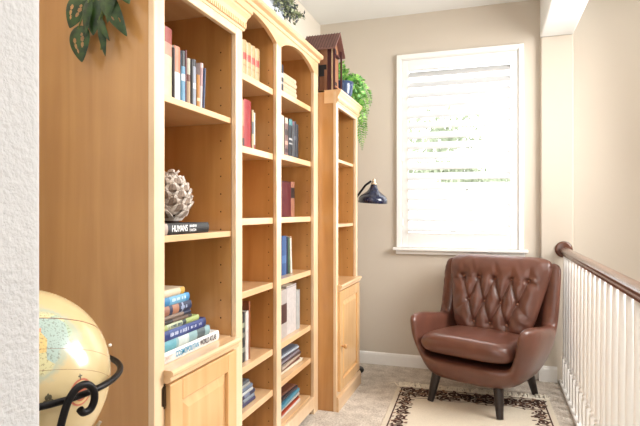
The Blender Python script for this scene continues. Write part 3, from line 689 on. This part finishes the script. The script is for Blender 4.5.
rt = thing('hanging_plant', (-1.08, 1.31, 1.93), 'dark green trailing plant with holed leaves hanging from top of nearest bookcase', 'plant')
MB().lathe([(0, .002), (.055, .002), (.075, .12), (.078, .125), (.07, .125), (.066, .11), (0, .11)], (-1.08, 1.31, 1.945), 28).build('pot', mat((200, 196, 190), .5), rt)
HS = [(.35, .38, .085, .15), (.35, -.38, .085, .15), (.52, .36, .08, .14), (.52, -.36, .08, .14), (.67, .25, .07, .12), (.22, -.34, .05, .1)]
LV = [((-1.0962, 1.165, 1.7104), (-1.078, 1.153, 1.6162), 0.066, HS),
      ((-1.0939, 1.17, 1.7957), (-1.1244, 1.158, 1.7167), 0.07, HS),
      ((-1.0563, 1.178, 1.7856), (-1.049, 1.166, 1.6917), 0.055, ()),
      ((-1.0572, 1.16, 1.7761), (-1.0597, 1.148, 1.6897), 0.03, ()),
      ((-1.0076, 1.165, 1.7909), (-0.9305, 1.153, 1.6747), 0.05, ((0.4, 0.4, 0.05, 0.12), (0.55, 0.4, 0.05, 0.1), (0.65, -0.35, 0.05, 0.1))),
      ((-1.0238, 1.172, 1.724), (-1.0033, 1.16, 1.6276), 0.024, ()),
      ((-1.02, 1.16, 1.7249), (-0.9798, 1.148, 1.6623), 0.02, ()),
      ((-0.9769, 1.16, 1.8011), (-0.9864, 1.148, 1.7114), 0.03, ()),
      ((-0.9554, 1.15, 1.8263), (-0.9073, 1.138, 1.7514), 0.05, HS)]
for i, (b0, t0, w, hs) in enumerate(LV):
    mb = MB(); leaf_blade(mb, b0, t0, w, (.2+.12*(i % 3-1), -1, .12), 0, hs, curl=.18)
    b0w = b0; Yp = b0[1]; mb.tube([b0w, (b0w[0]*.98-.005, Yp+.01, b0w[2]+.06), (b0w[0]*.99, 1.19, 1.955), (-1.08+.03*(i % 3-1), 1.29, 2.05)], .0018, 6, 1)
    mb.build('leaf', [MON, STEM], rt)
vn = MB(); 
for p in ((-1.0777, 1.175, 1.6809), (-1.0264, 1.175, 1.648)): vn.tube([p, (p[0]+.01, 1.17, p[2]+.10), (p[0]+.02, 1.185, 1.96), (-1.06, 1.28, 2.05)], .002, 6)
vn.build('vine', STEM, rt)

# planter on the middle bookcase
rt = thing('trough_planter', (-1.13, 2.42, 2.13), 'pale bluish planter of small leaved greenery on top of the middle bookcase', 'planter')
tp = MB(); tp.box(-1.22, -1.06, 2.10, 2.60, 2.131, 2.30); tp.build('trough', mat((214, 222, 236), .6, var=.04), rt, bevel=.01)
EU1 = leaf_mat('dusty_green', (120, 132, 104), (172, 178, 140), .7); EU2 = leaf_mat('dusky_slate_green', (70, 76, 80), (120, 126, 126), .7)
fo = MB(); rg = np.random.default_rng(12)
for s in range(46):
    st0 = Vector((-1.12+rg.normal()*.03, 2.48+rg.normal()*.08, 2.30)); out = Vector((.05+.07*rg.random(), .02+.10*rg.random(), 0)); hgt = .02+.06*rg.random(); drop = .01+.07*rg.random()
    P = [st0+out*t+Vector((0, 0, hgt*math.sin(PI*min(1, t*1.3))*1-drop*max(0, t-.35)**1.5*1.6)) for t in [k/9 for k in range(10)]]
    fo.tube(P, .0012, 4, 2)
    for k, p in enumerate(P[1:]):
        for q in range(3):
            M = Euler(tuple(rg.random(3)*6.28)).to_matrix(); sz = .010+.006*rg.random(); pp = p+Vector(tuple(rg.normal(size=3)*.006))
            fo.add([pp+M @ Vector(v) for v in ((0, 0, 0), (sz, sz*.5, 0), (2*sz, 0, .002), (sz, -sz*.5, 0))], [(0, 1, 2, 3)], 0 if rg.random() < .5 else 1)
fo.build('foliage', [EU1, EU2, STEM], rt)

# fern in a dark blue pot on the far bookcase
rt = thing('potted_fern', (-.945, 3.35, 1.935), 'bright green fern in a dark blue pot trailing over the far narrow bookcase', 'plant')
MB().lathe([(0, .001), (.045, .001), (.062, .05), (.068, .10), (.072, .125), (.066, .13), (.060, .115), (0, .112)], (-.945, 3.35, 1.937), 32).build('pot', mat((48, 68, 104), .25, coat=.5, name='navy_glaze'), rt)
FR = leaf_mat('fern_green', (44, 112, 40), (110, 176, 72), .5); FR2 = leaf_mat('fern_light', (96, 160, 62), (160, 208, 100), .5)
rg = np.random.default_rng(21)
def frond(P, wl, k=16, name='frond'):
    mb = MB(); mb.tube(P, .0016, 5, 0)
    P = [Vector(p) for p in P]
    for i in range(1, len(P)):
        t = i/(len(P)-1); d = (P[i]-P[i-1]).normalized(); side = d.cross(Vector((rg.normal()*.3, rg.normal()*.3-1, .6))).normalized(); w = wl*math.sin(PI*min(1, .12+.86*t))**.6
        for sg in (-1, 1):
            for q in (0, .5):
                b0 = P[i-1].lerp(P[i], q); tp_ = b0+side*sg*w*(.8+.3*rg.random())+d*w*.35+Vector((0, 0, -.15*w)); wd = .35*w
                mid = b0.lerp(tp_, .5); nrm = d*wd*.5
                mb.add([b0, mid+nrm, tp_, mid-nrm], [(0, 1, 2, 3)], int(rg.random() < .45))
    mb.build(name, [FR, FR2], rt)
top = Vector((-.945, 3.37, 2.06))
def arcf(end, up, n=18):
    end = Vector(end); c1 = top.lerp(end, .35); c1.z = max(top.z, end.z)+up
    c2 = Vector((end.x, end.y, end.z+(.12 if end.z < top.z else 0)))
    return [((1-t)**3)*top+3*((1-t)**2)*t*c1+3*(1-t)*t*t*c2+t**3*end for t in [k/n for k in range(n+1)]]
for e, up, w in [((-.88, 3.62, 1.64), .12, .036), ((-.85, 3.60, 1.72), .13, .034), ((-.86, 3.64, 1.78), .10, .036), ((-.83, 3.56, 1.86), .12, .034), ((-.91, 3.66, 1.70), .10, .034), ((-.89, 3.60, 1.82), .14, .036), ((-.82, 3.62, 1.95), .12, .034), ((-.84, 3.50, 2.04), .09, .03), ((-.87, 3.58, 2.00), .12, .034),
              ((-1.00, 3.44, 2.22), .05, .026), ((-1.05, 3.36, 2.18), .05, .03), ((-.94, 3.42, 2.16), .06, .026), ((-1.08, 3.50, 2.12), .08, .03), ((-.90, 3.52, 2.12), .09, .03), ((-1.05, 3.48, 2.16), .06, .03), ((-.87, 3.64, 1.90), .12, .034)]:
    frond(arcf(e, up), w*1.3)

# ------------------------------------------------------------------ birdhouse
def birdhouse():
    x0, x1, y0, y1, z0 = -1.075, -.945, 3.08, 3.24, 1.9355
    root = thing('birdhouse', ((x0+x1)/2, (y0+y1)/2, z0), 'rustic brown wooden birdhouse with ribbed gable roof on far narrow bookcase', 'birdhouse')
    B1 = wood_mat('barn_brown', (126, 82, 58), (176, 124, 88), rough=.7, coat=0); B2 = mat((72, 30, 34), .7, name='barn_maroon'); BK = mat((24, 20, 22), .8); TN = mat((196, 164, 130), .7)
    MB().box(x0-.02, x1+.032, y0-.015, y1+.015, z0, z0+.010).build('base_board', B1, root, bevel=.001)
    w = MB(); zw = 2.235
    cols = [0, 1, 0, 0, 1]
    n = 5
    for i in range(n):
        a = x0+(x1-x0)*i/n; w.box(a+.001, x0+(x1-x0)*(i+1)/n-.001, y0-.003*(i % 2), y0+.01, z0+.01, zw, cols[i])
    w.box(x0, x1, y0+.008, y1, z0+.01, zw, 0)
    yc = (y0+y1)/2; w.prism([(y0, zw), (y1, zw), (yc, zw+.085)], 'x', x0, x1-.002, 0)
    w.build('walls', [B1, B2], root)
    MB().box(x0+.002, x0+.085, y0-.006, y0+.002, 2.045, 2.085).box(x0+.03, x0+.10, y0-.006, y0+.002, 2.085, 2.115).build('window_opening', BK, root)
    MB().box(x1-.001, x1+.004, yc-.03, yc+.03, z0+.01, z0+.09, 0).build('front_door', BK, root)
    MB().lathe([(0, 0), (.02, 0), (.02, .004), (0, .004)], (x1, yc, zw-.02), 18, 0, M=Matrix.Rotation(PI/2, 3, 'Y')).build('entry_hole', BK, root)
    MB().box(x1, x1+.022, yc-.05, yc+.05, zw-.055, zw-.048).build('perch_shelf', B2, root)
    p = MB()
    for y in (y0-.004, y1-.008): p.box(x1+.014, x1+.024, y, y+.010, z0+.01, zw, 1)
    p.box(x1+.002, x1+.012, y0-.004, y0+.01, z0+.01, zw, 2)
    p.box(x1+.012, x1+.026, y0, y1, z0+.04, z0+.048, 0)
    p.build('porch_post', [B1, B2, TN], root)
    rx0, rx1 = x0-.06, x1+.036; ov = .035; sl = .085/((y1-y0)/2)
    for s in (-1, 1):
        rf = MB(); ye = yc+s*((y1-y0)/2+ov); ze = zw-ov*sl; zr = zw+.085
        rf.add([(rx0, yc, zr+.002), (rx1, yc, zr+.002), (rx1, ye, ze+.002), (rx0, ye, ze+.002), (rx0, yc, zr+.012), (rx1, yc, zr+.012), (rx1, ye, ze+.012), (rx0, ye, ze+.012)], [(0, 1, 2, 3), (4, 5, 6, 7), (0, 1, 5, 4), (2, 3, 7, 6), (1, 2, 6, 5), (3, 0, 4, 7)])
        k = 12
        for i in range(k+1):
            a = rx0+(rx1-rx0-.004)*i/k
            rf.add([(a, yc, zr+.012), (a+.004, yc, zr+.012), (a+.004, ye, ze+.012), (a, ye, ze+.012), (a, yc, zr+.016), (a+.004, yc, zr+.016), (a+.004, ye, ze+.016), (a, ye, ze+.016)], [(4, 5, 6, 7), (0, 4, 7, 3), (1, 5, 6, 2), (3, 2, 6, 7)], 1)
        rf.build('roof_slope', [mat((128, 90, 82), .6, name='roof_mauve'), mat((86, 56, 52), .6)], root)
birdhouse()

# ------------------------------------------------------------------ floor lamp with navy shade
lp = thing('floor_lamp', (-.99, 3.80, 0), 'floor lamp with navy bell shade reaching out from behind the far bookcase', 'lamp')
NAVY = mat((22, 30, 58), .22, var=.1, coat=.5, name='navy_enamel')
MB().lathe([(0, 0), (.105, 0), (.108, .006), (.104, .016), (.02, .024), (0, .024)], (-1.022, 3.81, .001), 36).build('base', IRON, lp)
MB().tube([(-.99, 3.80, .02), (-.99, 3.80, 1.36)], .009, 10).build('pole', IRON, lp)
sc = Vector((-.832, 3.75, 1.265))
MB().tube([(-.99, 3.80, 1.34), (-.955, 3.74, 1.305), (-.875, 3.70, 1.395), (-.842, 3.735, 1.425)], .0085, 8).build('arm', IRON, lp)
Mt = Euler((R(3), R(4), 0)).to_matrix()
sh = MB(); pr = [(.020, .138), (.024, .130), (.028, .116), (.036, .100), (.050, .084), (.070, .069), (.090, .055), (.101, .042), (.105, .030), (.108, .002), (.104, .002), (.101, .030), (.096, .040), (.060, .072), (.034, .098), (.018, .116)]
sh.lathe(pr, tuple(sc), 40, M=Mt); shd = sh.build('shade', NAVY, lp)
nk = MB(); nk.lathe([(.0, .180), (.008, .179), (.013, .172), (.015, .158), (.012, .152), (.021, .148), (.023, .137), (0, .137)], tuple(sc), 20, M=Mt); nk.build('neck', mat((224, 206, 180), .25, metal=.7, name='polished_brass'), shd)
bu = MB(); bu.lathe([(0, .03), (.022, .04), (.028, .058), (.018, .08), (.012, .1)], tuple(sc), 16, M=Mt); bu.build('bulb', mat((244, 240, 228), .3), shd)

# ------------------------------------------------------------------ stair railing
rl = thing('stair_railing', (.478, 2.3, 0), 'white baluster railing with glossy dark wood handrail', 'railing')
hr = MB(); pr = []
for k in range(20):
    a = 2*PI*k/20; x = .031*math.cos(a); z = .022*math.sin(a)
    if z < -.010: x *= .72; z = -.024
    pr.append((.478+x, .935+z))
hr.prism(pr, 'y', .35, YB-.05, smooth=True); hr.build('handrail', RAILW, rl)
MB().box(.462, .494, .35, YB-.052, .900, .914).build('fillet_strip', RAILW, rl)
Mx = Matrix.Rotation(PI/2, 3, 'X')
MB().lathe([(0, 0), (.056, 0), (.058, .005), (.054, .011), (.044, .013), (0, .013)], (.478, YB-.041, .937), 32, M=Mx).build('rosette', RAILW, rl)
MB().box(.446, .512, .35, YB-.041, 0.0005, .022).build('shoe_rail', WHITE, rl, bevel=.003)
def bal_mb():
    m = MB(); h = .0175
    m.box(-h, h, -h, h, .022, .190); m.lathe([(.0165, .190), (.012, .196), (.018, .204), (.019, .209), (.012, .216), (.011, .222), (.0165, .232), (.0175, .245), (.0145, .27), (.0155, .34), (.0145, .55), (.0125, .80), (.0120, .9015)], (0, 0, 0), 14)
    return m
first = None; y = YB-.115; i = 0
while y > .45:
    if first is None: first = bal_mb().build('baluster', WHITE, None); o = first
    else: o = first.copy(); COL.objects.link(o)
    o.parent = rl; o.location = Vector((.478, y, 0))-Vector(rl.location)
    y -= .118; i += 1
struct(MB().box(.50, .516, -1.2, YB-.04, -.30, .0).build('trim_stair_skirt', WHITE), 'white fascia board at edge of the landing', 'trim')

# ------------------------------------------------------------------ rug
RG0 = (-.107, 2.72); rw = .478; ya, yb2 = 2.02, 3.575
rug = thing('rug', (RG0[0], 2.8, 0), 'cream fringed rug with dark brown floral scroll border under the armchair', 'rug')
RC = mat((212, 201, 182), .95, var=.06, scale=160, bump=.5, name='cream_wool'); RB = mat((74, 48, 38), .95, var=.2, scale=120, name='dark_brown_wool'); RM = mat((150, 118, 96), .95, var=.15, scale=100, name='mocha_wool')
rx0, rx1 = RG0[0]-rw, RG0[0]+rw
m_ = MB(); m_.box(rx0, rx1, ya, yb2, .0005, .009)
zt_ = .0098
def ribbon(pts, w, mi, z=zt_):
    n = len(pts); vs = []
    for i, p in enumerate(pts):
        a = pts[max(i-1, 0)]; b_ = pts[min(i+1, n-1)]; dx, dy = b_[0]-a[0], b_[1]-a[1]; L = math.hypot(dx, dy) or 1
        ww = w(i/(n-1)) if callable(w) else w
        vs += [(p[0]-dy/L*ww, p[1]+dx/L*ww, z), (p[0]+dy/L*ww, p[1]-dx/L*ww, z)]
    m_.add(vs, [(2*i, 2*i+1, 2*i+3, 2*i+2) for i in range(n-1)], mi)
def blob(x, y, a, b_, rot, mi, z=zt_+.0003):
    m_.add([(x+a*math.cos(t)*math.cos(rot)-b_*math.sin(t)*math.sin(rot), y+a*math.cos(t)*math.sin(rot)+b_*math.sin(t)*math.cos(rot), z) for t in [2*PI*k/12 for k in range(12)]], [tuple(range(12))], mi)
def spiral(x, y, r, rot, sg, turns=1.35, w=.005, mi=1):
    P = []
    for k in range(30):
        t = k/29; a = rot+sg*t*turns*2*PI; rr = r*(1-.82*t); P.append((x+rr*math.cos(a), y+rr*math.sin(a)))
    ribbon(P, lambda t: w*(1.15-.5*t), mi)
    e = P[-1]; blob(e[0], e[1], w*1.5, w*1.5, 0, mi)
i0, i1, j0, j1 = rx0+.033, rx1-.036, ya+.035, yb2-.028
for a, b_ in (((i0, j0), (i0, j1)), ((i0, j1), (i1, j1)), ((i1, j1), (i1, j0)), ((i1, j0), (i0, j0))): ribbon([a, b_], .0045, 1)
rr_ = random.Random(5)
def motif(x, y, s, rot):
    sg = rr_.choice((-1, 1)); spiral(x, y, .036*s, rot, sg, w=.0080*s); spiral(x+.03*s*math.cos(rot), y+.03*s*math.sin(rot), .020*s, rot+2, -sg, w=.0062*s)
    for k in range(5):
        a = rot+k*1.25; blob(x+.047*s*math.cos(a), y+.047*s*math.sin(a), .016*s, .0075*s, a+.6, 1 if k % 3 else 2)
for Ys, sgn in ((j1, -1), (j0, 1)):
    n = 12
    for k in range(n):
        x = i0+.045+(i1-i0-.09)*k/(n-1); motif(x, Ys+sgn*.050, 1.18, k*1.3); blob(x+.02, Ys+sgn*.09, .018, .010, k, 2)
        d2 = abs(k-(n-1)/2)/((n-1)/2); motif(x, Ys+sgn*(.120+.02*math.cos(k*1.9)), 1.0, k*2.1+1)
    P = [(i0+(i1-i0)*t, Ys+sgn*(.155+.028*abs(math.sin(t*PI*4)))) for t in [q/80 for q in range(81)]]
    ribbon(P, .0035, 1)
for Xs, sgn in ((i0, 1), (i1, -1)):
    n = 15
    for k in range(n):
        y = j0+.22+(j1-j0-.44)*k/(n-1); motif(Xs+sgn*.050, y, .92, k*1.7)
        if k % 2: blob(Xs+sgn*.095, y, .010, .008, 0, 1)
cx, cy = RG0[0], 2.5
for k in range(10): a = 2*PI*k/10; motif(cx+.14*math.cos(a), cy+.2*math.sin(a), 1, a)
m_.build('pile', [RC, RB, RM], rug)
fg = MB(); rg = np.random.default_rng(3)
for Ye, sgn in ((yb2, 1), (ya, -1)):
    for k in range(170):
        x = rx0+(rx1-rx0)*(k+.5)/170; L = .045+.055*rg.random(); dx = rg.normal()*.03
        fg.tube([(x, Ye-.004*sgn, .006), (x+dx*.4, Ye+sgn*L*.5, .010+.014*rg.random()), (x+dx, Ye+sgn*L, .003)], [.0045, .0038, .002], 5)
fg.build('fringe', mat((240, 232, 216), .95, name='cream_yarn'), rug)
rug.rotation_euler = (0, 0, R(2.0))

# ------------------------------------------------------------------ armchair
def surface_nets(F, lo, hi, h):
    ax = [np.arange(lo[i], hi[i]+h, h) for i in range(3)]
    X, Y, Z = np.meshgrid(*ax, indexing='ij'); V = F(X, Y, Z); S = V < 0
    n = V.shape; c = tuple(k-1 for k in n)
    acc = np.zeros(c+(3,)); cnt = np.zeros(c)
    corner = [(a, b, d) for a in (0, 1) for b in (0, 1) for d in (0, 1)]
    def sl(a, b, d): return (slice(a, a+c[0]), slice(b, b+c[1]), slice(d, d+c[2]))
    for p in corner:
        for k in range(3):
            if p[k]: continue
            q = list(p); q[k] = 1
            A, B = V[sl(*p)], V[sl(*q)]; m = (A < 0) != (B < 0)
            t = np.where(m, A/np.where(m, A-B, 1), 0)
            for j in range(3):
                acc[..., j] += np.where(m, p[j]+(t if j == k else 0), 0)
            cnt += m
    act = cnt > 0; idx = -np.ones(c, int); idx[act] = np.arange(act.sum())
    ii = np.argwhere(act); P = (ii+acc[act]/cnt[act][:, None])*h+np.array([ax[0][0], ax[1][0], ax[2][0]])
    Q = []
    for k in range(3):
        s0 = [slice(None)]*3; s1 = [slice(None)]*3; s0[k] = slice(0, -1); s1[k] = slice(1, None)
        ch = S[tuple(s0)] != S[tuple(s1)]
        a, b = [(1, 2), (2, 0), (0, 1)][k]
        e = np.argwhere(ch); e = e[(e[:, a] > 0) & (e[:, b] > 0) & (e[:, a] < c[a]) & (e[:, b] < c[b])]
        fl = S[tuple(s0)][tuple(e.T)]
        def g(da, db):
            r = e.copy(); r[:, a] -= da; r[:, b] -= db; return idx[tuple(r.T)]
        q = np.stack([g(1, 1), g(0, 1), g(0, 0), g(1, 0)], 1)
        q[~fl] = q[~fl][:, ::-1]; Q.append(q)
    Q = np.concatenate(Q); Q = Q[(Q >= 0).all(1)]
    return P, Q
def smax(a, b, k):
    h = np.clip(.5-.5*(b-a)/k, 0, 1); return b*(1-h)+a*h+k*h*(1-h)
def ip(z, xs, ys):
    # smooth interpolation
    xs = np.array(xs); ys = np.array(ys); f = np.interp(z, xs, ys)
    return (f+np.interp(z-.03, xs, ys)+np.interp(z+.03, xs, ys))/3
def shellF(X, Y, Z):
    zz = (.12, .16, .20, .28, .40, .55, .90)
    W = ip(Z, zz, (.22, .268, .305, .352, .398, .420, .420)); Bk = ip(Z, zz, (.20, .24, .27, .295, .32, .35, .435)); Fr = ip(Z, zz, (-.27, -.30, -.325, -.352, -.388, -.402, -.402))
    yc = (Bk+Fr)/2; l = (Bk-Fr)/2; p = 3.6
    d = ((np.abs(X/W)**p+np.abs((Y-yc)/l)**p)**(1/p)-1)*W
    t = np.clip((Y-.135)/.13, 0, 1); sm = t*t*(3-2*t)
    T = .562-.060*np.clip((Y+.36)/.45, 0, 1)**1.2; T = T+( .878-T)*sm
    T = T-.03*np.clip((-Y-.33)/.07, 0, 1)**2
    slope = np.clip(1/np.sqrt(1+(np.abs(sm*(1-sm))*9)**2), .3, 1)
    d = smax(d, (Z-T)*slope, .065); d = smax(d, .165-Z, .05)
    Wi = W-.092+.012*np.clip((Z-.6)/.3, 0, 1); bi = Bk-.10
    yi0 = -.9; yci = (bi+yi0)/2; li = (bi-yi0)/2; p2 = 7
    di = ((np.abs(X/Wi)**p2+np.abs((Y-yci)/li)**p2)**(1/p2)-1)*Wi
    di = smax(di, .295-Z, .03)
    return smax(d, -di, .045)
CH = (-.048, 3.504, 0)
ch = thing('armchair', CH, 'brown leather wingback armchair with button tufted back and dark tapered legs', 'armchair')
def from_np(P, Q, name, m, parent, smooth_iter=0):
    me = bpy.data.meshes.new(name); me.from_pydata(P.tolist(), [], Q.tolist()); me.materials.append(m)
    bm = bmesh.new(); bm.from_mesh(me); bmesh.ops.remove_doubles(bm, verts=bm.verts, dist=.0003); bmesh.ops.recalc_face_normals(bm, faces=bm.faces); bm.to_mesh(me); bm.free()
    me.polygons.foreach_set('use_smooth', [True]*len(me.polygons))
    o = bpy.data.objects.new(name, me); COL.objects.link(o); o.parent = parent
    if smooth_iter:
        s = o.modifiers.new('relax', 'SMOOTH'); s.factor = .5; s.iterations = smooth_iter
    return o
P, Q = surface_nets(shellF, (-.48, -.44, .10), (.48, .50, .95), .0115)
from_np(P, Q, 'shell_frame', LEATHER, ch, 10)
def seatF(X, Y, Z):
    cxx, cyy, cz = 0, -.115, .372
    top = .018*np.clip(1-(X/.28)**2, 0, 1)*np.clip(1-((Y-cyy)/.3)**2, 0, 1)
    hx = .287-.02*np.clip((Y-cyy)/.27, -1, 1); r = .055
    plan = ((np.abs(X/hx)**5+np.abs((Y-cyy)/.272)**5)**(1/5)-1)*.272
    a = plan+r; b = np.abs(Z-cz-top*.6)-(.056+top*.5)+r
    return np.minimum(np.maximum(a, b), 0)+np.sqrt(np.maximum(a, 0)**2+np.maximum(b, 0)**2)-r
P, Q = surface_nets(seatF, (-.36, -.45, .28), (.36, .22, .48), .010)
sc_ = from_np(P, Q, 'seat_cushion', LEATHER, ch, 8)
sc_.rotation_euler = (R(-2.5), 0, 0)
# tufted back cushion
BT = [(x, .755) for x in (-.22, -.11, 0, .11, .22)]+[(x, .605) for x in (-.165, -.055, .055, .165)]+[(x, .470) for x in (-.11, 0, .11)]
segs = []
r1, r2, r3 = BT[:5], BT[5:9], BT[9:]
for a in r1:
    for b in r2:
        if abs(a[0]-b[0]) < .06: segs.append((a, b, 1.))
for a in r2:
    for b in r3:
        if abs(a[0]-b[0]) < .06: segs.append((a, b, 1.))
for a in r1: segs.append((a, (a[0]*1.03, .83), .45))
for a in r3: segs.append((a, (a[0]*.95, .42), .6))
segs += [(r2[0], (-.26, .52), .5), (r2[3], (.26, .52), .5), (r1[0], (-.33, .72), .4), (r1[4], (.33, .72), .4), (r1[0], r1[1], .25), (r1[3], r1[4], .25)]
zb0, zb1 = .400, .905
def halfw(z): return .250+(z-zb0)/(zb1-zb0)*.118
def basey(z): return .105+(z-zb0)/(zb1-zb0)*.165
def tuft(x, z):
    D = np.full(x.shape, 9.); cre = np.zeros(x.shape)
    for (a, b, s) in segs:
        ax_, az = a; bx, bz = b; L2 = (bx-ax_)**2+(bz-az)**2
        t = np.clip(((x-ax_)*(bx-ax_)+(z-az)*(bz-az))/L2, 0, 1); dd = np.hypot(x-ax_-t*(bx-ax_), z-az-t*(bz-az))
        fade = s*(1-t*(.75 if s < 1 else 0)); cre = np.maximum(cre, fade*np.exp(-dd/.016))
    bt = np.zeros(x.shape)
    for (a, b) in BT: bt = np.maximum(bt, np.exp(-(np.hypot(x-a, z-b)/.020)**1.3))
    return -.026*cre-.024*bt
N1, N2 = 150, 150
uu = np.sin(np.linspace(-1, 1, N1)*PI/2*.999); vv = np.sin(np.linspace(-1, 1, N2)*PI/2*.999)
U_, V_ = np.meshgrid(uu, vv, indexing='ij')
mxx = np.maximum(np.abs(U_), np.abs(V_)); q = (np.abs(U_)**7+np.abs(V_)**7)**(1/7)+1e-9
Uc, Vc = U_*mxx/q, V_*mxx/q
Zg = zb0+(Vc+1)/2*(zb1-zb0); Xg = Uc*halfw(Zg)
En = np.clip(1-mxx**5, 0, 1)**.5
wr = .003*np.sin(Xg*60+Zg*40+3*np.sin(Zg*25))*np.exp(-((np.abs(Xg)-.26)/.06)**2)+.0016*np.sin(Xg*34+Zg*58+2*np.sin(Xg*41))
front = basey(Zg)-.076*En+.001
inner = np.clip(1-mxx**8, 0, 1)
front = front-(tuft(Xg, Zg)+wr)*inner
back = basey(Zg)+.055*En
Pf = np.stack([Xg, front, Zg], -1).reshape(-1, 3); Pb = np.stack([Xg, back, Zg], -1).reshape(-1, 3)
I = np.arange(N1*N2).reshape(N1, N2)
qf = np.stack([I[:-1, :-1], I[1:, :-1], I[1:, 1:], I[:-1, 1:]], -1).reshape(-1, 4); qb = qf[:, ::-1]+N1*N2
PP = np.concatenate([Pf, Pb]); QQ = np.concatenate([qf, qb])
bc = from_np(PP, QQ, 'back_cushion', LEATHER, ch)
bm = bmesh.new(); bm.from_mesh(bc.data); bmesh.ops.remove_doubles(bm, verts=bm.verts, dist=.0008); bmesh.ops.recalc_face_normals(bm, faces=bm.faces); bm.to_mesh(bc.data); bm.free()
for p in bc.data.polygons: p.use_smooth = True
BTNM = mat((150, 104, 84), .25, name='leather_button')
for (a, b) in BT:
    yy = basey(b)-.076+.024+.018
    mb = MB(); mb.lathe([(0, .007), (.004, .0065), (.0075, .004), (.009, 0), (.0085, -.004), (0, -.005)], (CH[0]+a, CH[1]+yy, b), 14, M=Matrix.Rotation(R(90-18), 3, 'X'))
    mb.build('button', BTNM, bc)
# legs
for (tx, ty, bx, by) in ((-.205, -.235, -.232, -.280), (.185, -.235, .215, -.285), (.205, .20, .225, .285), (-.205, .20, -.225, .255)):
    top_, bot = Vector((tx, ty, .205)), Vector((bx, by, .010))
    mb = MB(); mb.tube([Vector(CH)+top_, Vector(CH)+bot.lerp(top_, .5), Vector(CH)+bot], [.031, .0265, .0200], 16); mb.build('leg', DARKLEG, ch)
ch.rotation_euler = (0, 0, R(-22.2))

# ------------------------------------------------------------------ lights
def area(name, loc, rot, sx, sy, e, c=(1, 1, 1), spread=180):
    l = bpy.data.lights.new(name, 'AREA'); l.shape = 'RECTANGLE'; l.size = sx; l.size_y = sy; l.energy = e; l.color = c; l.spread = R(spread)
    o = bpy.data.objects.new(name, l); COL.objects.link(o); o.location = loc; o.rotation_euler = rot; return o
area('stairwell_daylight', (1.5, 2.6, 1.95), (0, R(84), R(14)), 1.4, 1.7, 108, (1, .99, .975), 150)
area('stairwell_up_fill', (1.08, 2.3, -1.3), (R(180), 0, 0), .8, 3.0, 22, (1, .99, .98))  # added unseen uplight that whitens the beam underside and balusters
area('sky_over_window', (-.24, 5.6, 3.9), (R(-52), 0, 0), 2.4, 1.6, 15, (.96, .98, 1))
area('overhead_fill', (-.35, .7, 2.68), (0, 0, 0), .7, .7, 12, (1, .96, .90))  # added overhead fill, no ceiling fixture behind it
area('rear_fill', (-.1, -1.1, 1.6), (R(90), 0, 0), 1.8, 1.8, 22, (1, .995, .985))  # added big soft fill behind the camera, out of view
w = bpy.data.worlds.new('world'); SC.world = w; w.use_nodes = True
bg = w.node_tree.nodes['Background']; bg.inputs['Color'].default_value = (1, .985, .965, 1); bg.inputs['Strength'].default_value = 4.2

# ------------------------------------------------------------------ camera
cam = bpy.data.cameras.new('camera'); co = bpy.data.objects.new('camera', cam); COL.objects.link(co)
co.location = (0, 0, 1.2); co.rotation_euler = (R(90), 0, R(18.3))
cam.sensor_width = 36; cam.lens = 36*520/640; cam.shift_y = -1/640; cam.clip_start = .05
SC.camera = co
SC.view_settings.view_transform = 'Standard'; SC.view_settings.look = 'None'; SC.view_settings.exposure = .24; SC.view_settings.gamma = 1
